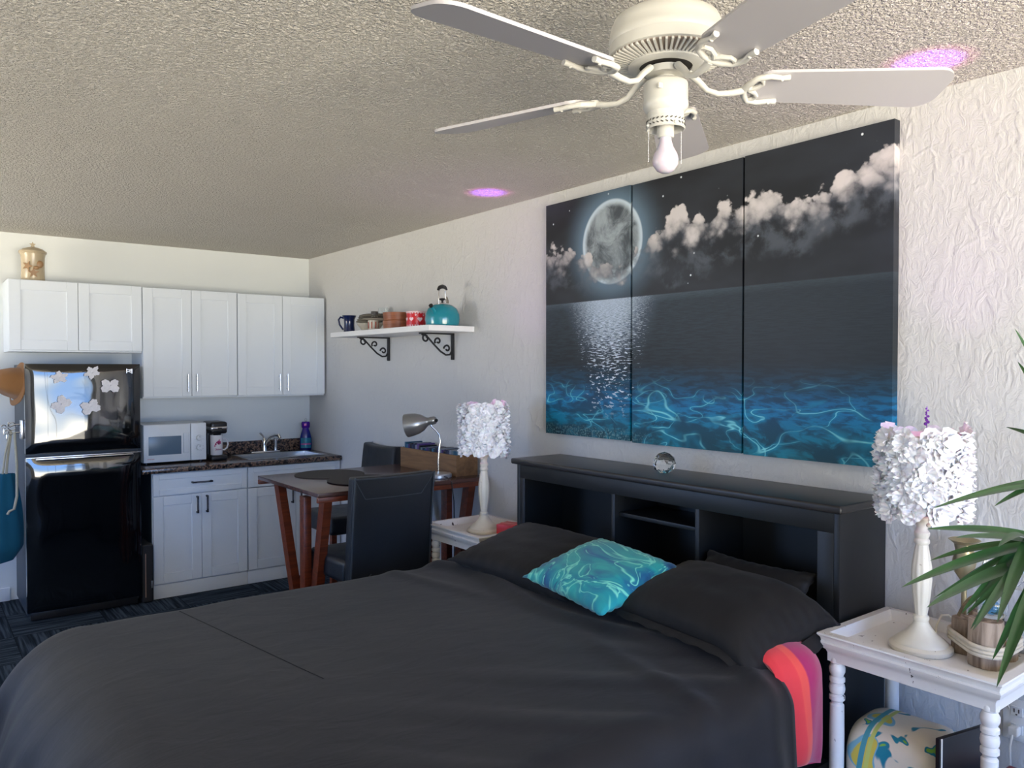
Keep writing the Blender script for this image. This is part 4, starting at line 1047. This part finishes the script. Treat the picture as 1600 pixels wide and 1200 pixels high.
# stuff on the lower shelf of the near table
b = B()
def qp(u, v):
    a = 2 * PI * u; n = 3.2
    c, s_ = math.cos(a), math.sin(a)
    r = (abs(c) ** n + abs(s_) ** n) ** (-1 / n)
    e = (1 - abs(2 * v - 1) ** 5) ** .4
    wob = .04 * math.sin(5 * v + 3 * a)
    return Vector((.16 * r * c * (.55 + .45 * e) * (1 + wob) , .165 * (2 * v - 1), .15 + .14 * r * s_ * (.55 + .45 * e)))
b.grid(qp, 48, 36)
b.bm.faces.ensure_lookup_table()
t = thing('folded_quilt', 'bundled cream quilt with teal and green print under the near table', 'quilt', (2.475, 1.18, .222), R(4)); t.scale = (.9, .86, .93)
t.rotation_euler = (0, 0, R(4))
b.obj('quilt_bundle', M['pack'], t, sharp=180)
B().tube([(-.10, -.155, .05), (-.13, -.165, .12), (-.12, -.17, .2), (-.06, -.172, .262), (.02, -.172, .275), (.08, -.168, .26)], .013, 10).obj('lining_fold', M['packside'], t)
t = thing('spiral_notebook', 'black spiral notebook leaning under the near white table', 'notebook', (2.395, .985, .22))
Rn = Matrix.Rotation(R(0), 3, 'Z')
B().box((-.10, -.006, 0), (.10, .008, .335), .003).obj('cover', M['black'], t)
B().box((-.095, -.0075, .004), (-.090, -.0055, .335)).obj('page_edge', M['paper'], t)
for k in range(16): B().tube([(.102 + .008 * math.cos(a * .7), .001 + .009 * math.sin(a * .7), .02 + k * .02) for a in range(10)], .0028, 6).obj('spiral_ring', M['mug'], t)
t.rotation_euler = (0, 0, R(-12))
t = thing('maroon_box', 'dark red plastic-wrapped box beside the spiral notebook', 'box', (2.47, .885, .22))
B().box((-.09, -.04, 0), (.09, .035, .215), .006, 3).obj('carton', M['maroon'], t)
B().box((-.07, -.0415, .05), (.05, -.0395, .16)).obj('box_label', simple('faded_label', srgb(150, 90, 90), .3), t)
t = thing('hardback_book', 'black hardback book standing near the wall outlet', 'book', (2.722, .78, .0))
B().box((-.025, -.07, .0), (.025, .06, .36), .003).obj('cover', M['black'], t)
B().box((-.021, -.062, .356), (.021, .056, .3615)).obj('pages', M['paper'], t)
# outlet with plug
t = thing('wall_outlet', 'white wall outlet with a plug below the near table', 'outlet', (XR - .001, .965, .50))
B().box((-.007, -.04, -.065), (0, .04, .065), .003).obj('cover_plate', M['plate'], t)
for z in (.028, -.028):
    f = B().box((-.0095, -.017, z - .015), (-.006, .017, z + .015), .004, 3).obj('socket_face', M['plate'], t)
    B().box((-.0105, .005, z - .004), (-.009, .008, z + .008)).box((-.0105, -.008, z - .004), (-.009, -.005, z + .008)).box((-.0105, -.0025, z - .012), (-.009, .0025, z - .008)).obj('slots', M['slot'], f)
tag(B().box((-.03, -.014, -.014), (0, .014, .014), .005, 3).tube([(-.028, 0, -.008), (-.04, .002, -.04), (-.03, .004, -.12), (-.012, .002, -.3), (-.014, 0, -.47)], .0035, 8).obj('power_plug', M['plate'], None, (XR - .0125, .965, .472)), 'white plug and cord in the lower outlet socket', 'plug')

# ------------------------------------------------------------------ dining table and chairs
TX0, TX1, TY0, TY1, TZ = 1.665, 2.735, 3.775, 4.64, .96
t = thing('dining_table', 'cherry-brown counter-height table with splayed legs against the wall', 'table', (TX0, TY0, 0))
W, D = TX1 - TX0, TY1 - TY0
B().box((0, 0, TZ - .022), (W, D, TZ), .003).obj('tabletop', [M['cherryt']], t)
B().box((.0, 0, TZ - .05), (W, .02, TZ - .0225), .003).obj('apron', M['cherry'], t)
B().box((.0, D - .02, TZ - .05), (W, D, TZ - .0225), .003).obj('apron', M['cherry'], t)
for x in (.07, W - .09):
    mid = D / 2
    B().quad_prism((x, D - .165, TZ - .025), (x, D - .53, .0), .045, .062, (0, 1, 0)).obj('leg', M['cherry'], t)
    B().quad_prism((x, .055, TZ - .025), (x, .265, .0), .045, .062, (0, 1, 0)).obj('leg', M['cherry'], t)
    B().box((x - .040, .245, .0), (x - .000, .31, TZ - .051), .003).obj('post', M['cherry'], t)
    B().quad_prism((x + .045, D - .46, .34), (x + .045, D - .30, .0), .04, .05, (0, 1, 0)).obj('brace', M['cherry'], t)
    B().quad_prism((x + .045, .22, .34), (x + .045, .06, .0), .04, .05, (0, 1, 0)).obj('brace', M['cherry'], t)
B().box((.08, .285, .12), (W - .08, .31, .18), .003).obj('stretcher', M['cherry'], t)
for i, (x, y, lb) in enumerate(((2.03, 4.43, 'round dark woven placemat at the far side of the brown table'), (2.07, 4.06, 'round dark woven placemat nearer the chair back on the table'))):
    pm = B().lathe([(0, 0), (.205, 0), (.207, .002), (.205, .004), (0, .004)], 56).obj('placemat', M['placemat'], None, (x, y, TZ + .0005 + i * .0045)); tag(pm, lb, 'placemat', 'round placemats on the dining table')

def chair(label, loc, rz):
    """backrest at local y=0, facing local +Y"""
    t = thing('parsons_chair', label, 'chair', loc, rz, 'black leather counter chairs')
    w = .47
    def bk(u, v, sgn):
        a = 2 * u - 1
        y = -.055 * v ** 1.6 + .018 * (1 - a * a) * (1 if sgn < 0 else 1) - .01
        z = .50 + .56 * v + .012 * (1 - (a * a)) * (v > .99)
        return Vector((a * w / 2, y + (.028 if sgn > 0 else -.028), z))
    b = B(); b.box((-w / 2, -.035, .50), (w / 2, .035, 1.06), .018, 4)
    bmesh.ops.subdivide_edges(b.bm, edges=[e for e in b.bm.edges if abs(e.verts[0].co.z - e.verts[1].co.z) > .3], cuts=10, use_grid_fill=True)
    bmesh.ops.subdivide_edges(b.bm, edges=[e for e in b.bm.edges if abs(e.verts[0].co.x - e.verts[1].co.x) > .3], cuts=10, use_grid_fill=True)
    for v in b.bm.verts:
        q = (v.co.z - .5) / .56; a = v.co.x / (w / 2)
        v.co.y += -.05 * q ** 1.5 - .022 * (1 - a * a)*-1 * q - .0
        v.co.z += -.022 * (1 - a * a) * q * .4
    b.obj('backrest', M['leather'], t, sharp=50)
    # stitched welts on the rear face
    def rear(a, q): return Vector((a * w / 2, -.036 - .05 * q ** 1.5 + .022 * (1 - a * a) * q - .0015, .5 + .56 * q - .009 * (1 - a * a) * q))
    sm = B()
    sm.tube([rear(-.97 + .27 * i / 6, .97 - .17 * i / 6) for i in range(7)], .0022, 6)
    sm.tube([rear(.97 - .27 * i / 6, .97 - .17 * i / 6) for i in range(7)], .0022, 6)
    sm.tube([rear(-.7 + 1.4 * i / 12, .80) for i in range(13)], .0022, 6)
    sm.tube([rear(-.5, .10 - .1 * i / 4) + Vector((-.0 - .07 * i / 4, 0, 0)) for i in range(5)], .0022, 6)
    sm.obj('seam', M['welt'], t)
    sm = B()
    sm.tube([rear(-.985, i / 12) + Vector((-.0, .0, 0)) for i in range(13)], .004, 6); sm.tube([rear(.985, i / 12) for i in range(13)], .004, 6)
    sm.tube([rear(-.985 + 1.97 * i / 16, .985) for i in range(17)], .004, 6)
    sm.obj('piping', M['welt'], t)
    b = B(); b.box((-w / 2, .03, .50), (w / 2, .46, .62), .03, 4)
    for v in b.bm.verts:
        if v.co.z > .6: v.co.z += .015 * (1 - (v.co.x / (w / 2)) ** 2)
    b.obj('seat', M['leather'], t, sharp=60)
    for x in (-w / 2 + .03, w / 2 - .03):
        for y, dy in ((.0, -.04), (.43, .0)):
            B().quad_prism((x, y, .52), (x, y + dy, 0), .036, .036, (0, 1, 0)).obj('leg', M['cherry'], t)
        B().box((x - .012, .01, .20), (x + .012, .42, .23), .003).obj('side_rail', M['cherry'], t)
    B().box((-w / 2 + .03, .42, .24), (w / 2 - .03, .44, .27), .003).obj('foot_rail', M['cherry'], t)
    return t
chair('black leather chair with its back to the bed, pushed in at the table', (1.985, 3.625, 0), R(1))
chair('black leather chair facing left beyond the table, partly hidden by the crate', (2.655, 5.01, 0), R(90))

# crate with cases
t = thing('wooden_crate', 'long low wooden crate full of cases on the table end', 'crate', (2.575, 3.87, TZ + .0005))
L, Wc, Hc = .66, .155, .125
B().box((0, 0, 0), (Wc, L, .008)).obj('bottom', M['crate'], t)
B().box((0, 0, .008), (.010, L, Hc), .001).obj('long_side', M['crate'], t)
B().box((Wc - .010, 0, .008), (Wc, L, Hc), .001).obj('long_side', M['crate'], t)
B().box((.010, 0, .008), (Wc - .010, .010, Hc), .001).obj('end', M['crate'], t)
B().box((.010, L - .010, .008), (Wc - .010, L, Hc), .001).obj('end', M['crate'], t)
cols = [(60, 110, 140), (30, 40, 70), (120, 130, 150), (70, 50, 110), (40, 90, 120), (24, 26, 34), (86, 60, 130), (100, 120, 130), (50, 60, 90)]
cnames = {0: 'steel blue', 1: 'navy', 2: 'pale grey', 3: 'violet', 4: 'teal blue', 5: 'black', 6: 'purple', 7: 'grey-green', 8: 'slate blue'}
cm = [simple('case_' + cnames[i].replace(' ', '_').replace('-', '_'), srgb(*c), .3) for i, c in enumerate(cols)]
rnd = random.Random(5); y = .012; order = [0, 4, 7, 2, 8, 1, 5, 3, 2, 6, 5, 1, 0, 5, 8, 3, 4, 1, 7, 5, 6, 2, 1, 8, 5, 3]
k = 0
proto = None
while y < L - .03 and k < 40:
    th = .021; h = .128 + rnd.uniform(0, .014) + (.012 if y > .45 else 0)
    ci = order[k % len(order)]
    o = B().box((-.062, -th / 2, 0), (.062, th / 2, h), .001, 1, rot=Matrix.Rotation(0, 3, 'X')).obj('disc_case', cm[ci], None, (2.575 + Wc / 2, 3.87 + y + th / 2, TZ + .0092), smooth=False)
    tag(o, 'thin upright disc case packed in the wooden crate', 'disc case', 'disc cases in the crate'); y += th + .0012; k += 1

# desk lamp
t = thing('desk_lamp', 'silver gooseneck desk lamp standing before the wooden crate', 'desk lamp', (2.485, 3.925, TZ + .0005), 0)
B().lathe([(0, 0), (.076, 0), (.080, .003), (.080, .018), (.074, .024), (.02, .026), (0, .026)], 48).obj('base', simple('silver_base', (.52, .54, .56), .3, .6), t)
u = Vector((.80, -.0, 0))  # lamp plane is roughly across the view
def lp(a, z): return Vector((a * .80, -a * .61 * -1 * -1, z))
nk = [lp(0, .024), lp(.0, .10), lp(.006, .17), lp(.012, .215), lp(.006, .25), lp(-.016, .278), lp(-.040, .30), lp(-.05, .325)]
B().tube(nk, .0055, 12).obj('gooseneck', M['chrome'], t)
ax = Vector((-.66, .72, -.20)).normalized()
q = Vector((0, 0, 1)).rotation_difference(ax).to_matrix().to_4x4()
hd = B().lathe([(0, 0), (.016, .0), (.023, .008), (.025, .03), (.0225, .045), (.027, .058), (.048, .085), (.062, .12), (.069, .165), (.070, .185), (.067, .185), (.058, .12), (.042, .085), (.02, .06), (0, .056)], 40, lp(-.012, .338), q).obj('lamp_head', M['lampgrey'], t)
B().lathe([(0, 0), (.022, .05), (.026, .075), (.018, .10), (0, .106)], 24, lp(-.055, .332), q).obj('bulb', M['frost'], hd)
B().lathe([(.010, 0), (.010, .006), (0, .007)], 16, lp(-.020, .336) + Vector((-.006, -.022, 0)), Matrix.Rotation(PI / 2, 4, 'X')).obj('switch', M['black'], hd)
B().tube([(-.01, -.079, .012), (-.01, -.105, .012), (-.008, -.153, -.01), (.0, -.165, -.12), (.008, -.155, -.22), (.028, -.13, -.32), (.05, -.09, -.55), (.1, -.0, -.80), (.16, .03, -.95)], .0032, 8).obj('power_cord', M['black'], t)

# ------------------------------------------------------------------ ceiling fan
FX, FY = 1.381, 1.214
t = thing('ceiling_fan', 'white five-blade ceiling fan with one bare bulb', 'ceiling fan', (FX, FY, HC))
Z = lambda z: z - HC
B().tube([(0, 0, Z(2.40)), (0, 0, Z(HC) - .03)], .0075, 16).obj('downrod', M['fanw'], t)
B().lathe([(.06, 0), (.058, -.025), (.03, -.05), (.012, -.055), (0, -.055)], 32).obj('canopy', M['fanw'], t)
B().lathe([(0, Z(2.408)), (.05, Z(2.408)), (.095, Z(2.402)), (.118, Z(2.388)), (.126, Z(2.368)), (.1275, Z(2.352)), (.129, Z(2.350)), (.129, Z(2.335)), (.1275, Z(2.333)), (.129, Z(2.318)), (.130, Z(2.308)), (.126, Z(2.306)), (0, Z(2.308))], 72).obj('motor_housing', M['fanw'], t)
B().lathe([(0, Z(2.307)), (.123, Z(2.307)), (.126, Z(2.303)), (.078, Z(2.294)), (0, Z(2.294))], 64).obj('vent_core', M['slotb'], t)
b = B()
for k in range(60):
    a = 2 * PI * k / 60; c, s_ = math.cos(a), math.sin(a)
    b.quad_prism((.127 * c, .127 * s_, Z(2.302)), (.080 * c, .080 * s_, Z(2.292)), .0050, .006)
b.obj('vent_ribs', M['fanw'], t)
B().lathe([(.084, Z(2.294)), (.085, Z(2.287)), (.078, Z(2.284)), (.060, Z(2.284)), (.060, Z(2.290))], 48).obj('vent_ring', M['fanw'], t)
B().lathe([(0, Z(2.292)), (.060, Z(2.292)), (.060, Z(2.288)), (0, Z(2.288))], 32).obj('hub_recess', M['slot'], t)
B().lathe([(.045, Z(2.281)), (.045, Z(2.266)), (.02, Z(2.264)), (.02, Z(2.248)), (0, Z(2.248))], 32).obj('flywheel', M['fanw'], t)
B().lathe([(0, Z(2.252)), (.044, Z(2.252)), (.049, Z(2.248)), (.050, Z(2.245)), (.050, Z(2.208)), (.051, Z(2.206)), (.051, Z(2.195)), (.044, Z(2.184)), (.041, Z(2.182)), (.041, Z(2.168)), (0, Z(2.168))], 48).obj('switch_housing', M['fanw'], t)
B().lathe([(.041, Z(2.170)), (.043, Z(2.160)), (.043, Z(2.150)), (.0445, Z(2.146)), (.042, Z(2.144)), (.040, Z(2.150)), (.040, Z(2.170)), (.041, Z(2.170))], 48).obj('fitter_ring', M['fanw'], t)
b = B()
for k in range(26):
    a = 2 * PI * k / 26
    for sg in (1, -1):
        p = Vector((.0436 * math.cos(a), .0436 * math.sin(a), Z(2.157 + sg * .003))); q2 = Vector((.0436 * math.cos(a + .12), .0436 * math.sin(a + .12), Z(2.157 + sg * .006)))
        b.quad_prism(p, q2, .0012, .0022, (0, 0, 1))
b.obj('leaf_piercing', M['slot'], t)
B().lathe([(0, Z(2.168)), (.019, Z(2.168)), (.019, Z(2.128)), (.017, Z(2.126)), (0, Z(2.126))], 24).obj('lamp_socket', M['fanw'], t)
B().lathe([(.013, Z(2.128)), (.014, Z(2.118)), (.018, Z(2.105)), (.027, Z(2.088)), (.0295, Z(2.076)), (.028, Z(2.064)), (.020, Z(2.052)), (.010, Z(2.047)), (0, Z(2.046))], 32).obj('bulb', M['frost'], t)
B().box((-.0535, -.028, Z(2.222)), (-.030, -.022, Z(2.234)), .002).obj('reverse_switch', M['fanw'], t)
for an in (-20, 150):
    c, s_ = math.cos(R(an)), math.sin(R(an))
    b = B()
    for i in range(22): b.sphere((.040 * c, .040 * s_, Z(2.145) - i * .0035), .0012, 6)
    b.obj('pull_chain', M['satin'], t)
for a in (-20, 70, 160, 250):
    B().sphere((.0445 * math.cos(R(a)), .0445 * math.sin(R(a)), Z(2.150)), .004, 8).obj('thumb_screw', M['fanw'], t)
BZ = Z(2.243)
def blade_mesh():
    b = B(); pitch = R(-13)
    outl = []
    r0, r1, w0, w1 = .205, .645, .058, .075
    for i in range(7): a = PI / 2 + PI * i / 6 * .5; outl.append((r0 + .03 + .03 * math.cos(a), w0 - .03 + .03 * math.sin(a)))
    for i in range(7): a = PI + PI * i / 6 * .5; outl.append((r0 + .03 + .03 * math.cos(a), -w0 + .03 + .03 * math.sin(a)))
    for i in range(9): a = -PI / 2 + PI * i / 8 * .5; outl.append((r1 - .045 + .045 * math.cos(a), -w1 + .045 + .045 * math.sin(a)))
    for i in range(9): a = PI * i / 8 * .5; outl.append((r1 - .045 + .045 * math.cos(a), w1 - .045 + .045 * math.sin(a)))
    b.prism(outl, .007, Matrix.Translation((0, 0, 0)) @ Matrix.Rotation(pitch, 4, 'X'))
    return b
def iron_mesh():
    b = B(); pitch = R(-13); P = Matrix.Rotation(pitch, 4, 'X')
    b.tube([(.052, 0, .030), (.075, 0, .012), (.095, 0, -.008), (.12, 0, -.016), (.15, 0, -.014), (.178, 0, -.008)], [.010, .009, .008, .008, .009, .010], 12, flat=.8)
    b.lathe([(0, .002), (.014, .002), (.016, -.002), (.012, -.007), (0, -.008)], 16, (.185, 0, -.002))
    for sg in (1, -1):
        pts = [P @ Vector(p) for p in ((.178, 0, -.006), (.185, sg * .022, -.007), (.198, sg * .044, -.006), (.225, sg * .052, -.006), (.25, sg * .046, -.006), (.268, sg * .048, -.005))]
        b.tube(pts, [.008, .0075, .007, .0065, .006, .007], 10)
        pts = [P @ Vector(p) for p in ((.19, 0, -.006), (.206, sg * .010, -.007), (.216, sg * .024, -.007), (.212, sg * .036, -.006), (.2, sg * .042, -.006))]
        b.tube(pts, [.006, .0055, .005, .005, .004], 8)
        q = P @ Vector((.25, sg * .046, -.01)); b.sphere(q, .0045, 8)
    return b
ang = [180.1, 108.1, 36.1, -35.9, 252.1]
bp, ip = blade_mesh().obj('fan_blade', M['blade'], t, (0, 0, BZ)), iron_mesh().obj('blade_iron', M['fanw'], t, (0, 0, BZ))
bp.rotation_euler.z = ip.rotation_euler.z = R(ang[0])
for a in ang[1:]:
    for q0 in (bp, ip):
        c = q0.copy(); col.objects.link(c); c.parent = t; c.rotation_euler = (0, 0, R(a))

# ------------------------------------------------------------------ potted yucca
t = thing('potted_yucca', 'tall green yucca with long pointed leaves at the right edge', 'plant', (1.90, .56, 0))
O = Vector((1.90, .56, 0))
B().lathe([(0, 0), (.11, 0), (.12, .01), (.15, .25), (.16, .255), (.16, .28), (.145, .28), (.13, .24), (0, .24)], 36).obj('pot', M['pot'], t)
B().lathe([(0, .255), (.138, .25), (0, .245)], 24).obj('soil', M['soil'], t)
B().tube([(0, 0, .24), (.01, 0, .6), (-.02, .01, .95), (-.08, .025, 1.22)], [.028, .026, .024, .02], 14).obj('cane', M['stem'], t)
B().tube([(.0, .0, .75), (.03, .02, 1.0), (.0, .04, 1.3), (.0, .04, 1.42)], [.018, .018, .016, .014], 12).obj('cane', M['stem'], t)
leaves = [
(1.279, 0.62, 1.244, 1.762, 0.6, 1.25, .026), (1.213, 0.55, 1.24, 1.764, 0.6, 1.214, .028), (1.617, 0.72, 1.142, 1.762, 0.6, 1.252, .012),
(1.454, 0.66, 1.311, 1.762, 0.6, 1.268, .024), (1.428, 0.6, 1.309, 1.762, 0.6, 1.255, .024), (1.476, 0.66, 1.346, 1.86, 0.6, 1.374, .014),
(1.386, 0.62, 1.361, 1.86, 0.6, 1.361, .016), (1.586, 0.6, 1.346, 1.86, 0.6, 1.371, .016), (1.909, 0.7, 1.472, 1.857, 0.6, 1.45, .014),
(1.726, 0.62, 1.679, 1.90, 0.6, 1.514, .02), (1.968, 0.7, 1.616, 1.90, 0.6, 1.487, .016), (1.339, 0.5, 1.205, 1.768, 0.6, 1.264, .024),
(1.339, 0.5, 1.103, 1.784, 0.6, 1.108, .024), (1.635, 0.6, 1.161, 1.756, 0.6, 1.253, .02), (1.672, 0.68, 1.11, 1.77, 0.6, 1.226, .018),
(1.586, 0.6, 1.06, 1.817, 0.6, 1.102, .02), (1.94, 0.7, 1.05, 1.87, 0.6, 1.098, .018), (1.251, 0.5, 1.211, 1.769, 0.6, 1.232, .02),
(1.508, 0.56, 1.053, 1.867, 0.6, 1.172, .024), (1.93, 0.8, 1.112, 1.762, 0.6, 1.252, .016),
(1.52, .60, 1.19, 1.765, .6, 1.25, .022), (1.60, .66, 1.13, 1.765, .6, 1.24, .022), (1.66, .56, 1.05, 1.77, .6, 1.24, .024), (1.70, .50, 1.02, 1.78, .58, 1.24, .022), (1.50, .56, 1.29, 1.77, .6, 1.26, .022), (1.60, .72, 1.22, 1.77, .6, 1.25, .018), (1.74, .70, 1.06, 1.79, .6, 1.24, .02),
(2.15, .35, 1.45, 1.80, .6, 1.26, .024), (1.95, .2, 1.40, 1.80, .58, 1.26, .024), (2.25, .55, 1.3, 1.82, .6, 1.26, .024), (1.7, .25, 1.5, 1.80, .58, 1.27, .022), (2.1, .4, 1.7, 1.90, .6, 1.48, .02), (1.9, .3, 1.72, 1.90, .6, 1.48, .02), (2.2, .75, 1.55, 1.90, .6, 1.45, .02), (1.95, .55, 1.8, 1.90, .6, 1.48, .02), (1.85, .55, 1.6, 1.80, .6, 1.27, .02)]
for i, (tx, ty, tz, bx, by, bz, wd) in enumerate(leaves):
    tip = Vector((tx, ty, tz)) - O; bs_ = Vector((bx, by, bz)) - O
    if i in (12, 15, 16, 18): bs_ = Vector((-.10, .03, 1.20))
    L = (tip - bs_).length; d = (tip - bs_) / L; sag = (.015 if i < 20 else .05) * L
    view = Vector((tip.x + O.x, tip.y + O.y, tip.z - 1.6)).normalized()
    side = d.cross(Vector((0, 0, 1)) * .8 + view * (-.9)).normalized(); nrm = side.cross(d)
    def lf(u, v):
        s_ = v; w = wd * (s_ + .12) ** .35 * (1 - s_) ** .75 * 1.75; a = 2 * u - 1
        p = bs_ + d * (L * s_) + Vector((0, 0, 1)) * sag * 4 * s_ * (1 - s_)
        return p + side * (a * w * .5) + nrm * (abs(a) * w * .16)
    b = B().grid(lf, 4, 22, lambda u, v: (u, v))
    b.obj('leaf', M['leaf'], t, sharp=180)

# ------------------------------------------------------------------ light
w = bpy.data.worlds.new('daylight'); scene.world = w; w.use_nodes = True
nt = w.node_tree; nt.nodes.clear()
out = nt.nodes.new('ShaderNodeOutputWorld'); bg = nt.nodes.new('ShaderNodeBackground')
tc = nt.nodes.new('ShaderNodeTexCoord'); sp = nt.nodes.new('ShaderNodeSeparateXYZ'); rp = nt.nodes.new('ShaderNodeValToRGB')
mp = nt.nodes.new('ShaderNodeMapRange'); mp.inputs[1].default_value = -1; mp.inputs[2].default_value = 1
nt.links.new(tc.outputs['Generated'], sp.inputs[0]); nt.links.new(sp.outputs[2], mp.inputs[0]); nt.links.new(mp.outputs[0], rp.inputs[0])
stops = [(0.0, (3.2, 2.85, 2.25)), (.36, (3.2, 2.85, 2.25)), (.455, (2.5, 2.3, 1.9)), (.488, (.66, .84, 1.05)), (.505, (.36, .66, 1.25)), (.62, (.30, .62, 1.45)), (1.0, (.2, .45, 1.3))]
cr = rp.color_ramp
while len(cr.elements) < len(stops): cr.elements.new(.5)
for e, (p, c) in zip(cr.elements, stops): e.position = p; e.color = (*c, 1)
nt.links.new(rp.outputs[0], bg.inputs[0]); bg.inputs[1].default_value = 3.2
nt.links.new(bg.outputs[0], out.inputs[0])
def area(name, loc, rot, sx, sy, e, c, portal=False, spread=180):
    l = bpy.data.lights.new(name, 'AREA'); l.shape = 'RECTANGLE'; l.size = sx; l.size_y = sy; l.energy = e; l.color = c; l.spread = R(spread)
    if portal: l.cycles.is_portal = True
    o = bpy.data.objects.new(name, l); col.objects.link(o); o.location = loc; o.rotation_euler = rot
    return o
area('window_portal', ((WX0 + WX1) / 2, YF - .13, (WZ0 + WZ1) / 2), (R(90), 0, 0), WX1 - WX0, WZ1 - WZ0, 1, (1, 1, 1), True)
area('added_window_portal', (XL - .13, (LY0 + LY1) / 2, (LZ0 + LZ1) / 2), (R(90), 0, R(-90)), LY1 - LY0, LZ1 - LZ0, 1, (1, 1, 1), True)  # sky portal for the added left window
def spot(name, loc, e, c, ang_, blend, rad, tgt):
    l = bpy.data.lights.new(name, 'SPOT'); l.energy = e; l.color = c; l.spot_size = R(ang_); l.spot_blend = blend; l.shadow_soft_size = rad
    o = bpy.data.objects.new(name, l); col.objects.link(o); o.location = loc
    o.rotation_euler = (Vector(tgt) - Vector(loc)).to_track_quat('-Z', 'Y').to_euler()
for (L, tg, s) in ((LR, (2.485, 1.138, HC), 1.0), (LL, (2.47, 3.40, HC), .8)):
    p = (L[0], L[1], L[2] + .615)
    spot('lamp_glow_magenta', p, 20 * s, (1.0, .12, .55), 15, .75, .004, tg)
    spot('lamp_glow_blue', p, 110 * s, (.22, .08, 1.0), 11, .9, .004, tg)
    spot('lamp_glow_soft', p, 3.5 * s, (.75, .35, 1.0), 85, 1.0, .01, tg)

# ------------------------------------------------------------------ camera
cd = bpy.data.cameras.new('camera'); cam = bpy.data.objects.new('camera', cd); col.objects.link(cam)
cam.location = (0, 0, 1.6); cam.rotation_euler = (R(90 - 1.12), 0, R(-37.7))
cd.sensor_width = 36; cd.lens = 1229 / 1600 * 36; cd.clip_start = .02
scene.camera = cam
vs = scene.view_settings
vs.view_transform = 'Standard'; vs.look = 'None'; vs.gamma = 1.0; vs.exposure = 1.2
try: vs.use_curve_mapping = False
except Exception: pass
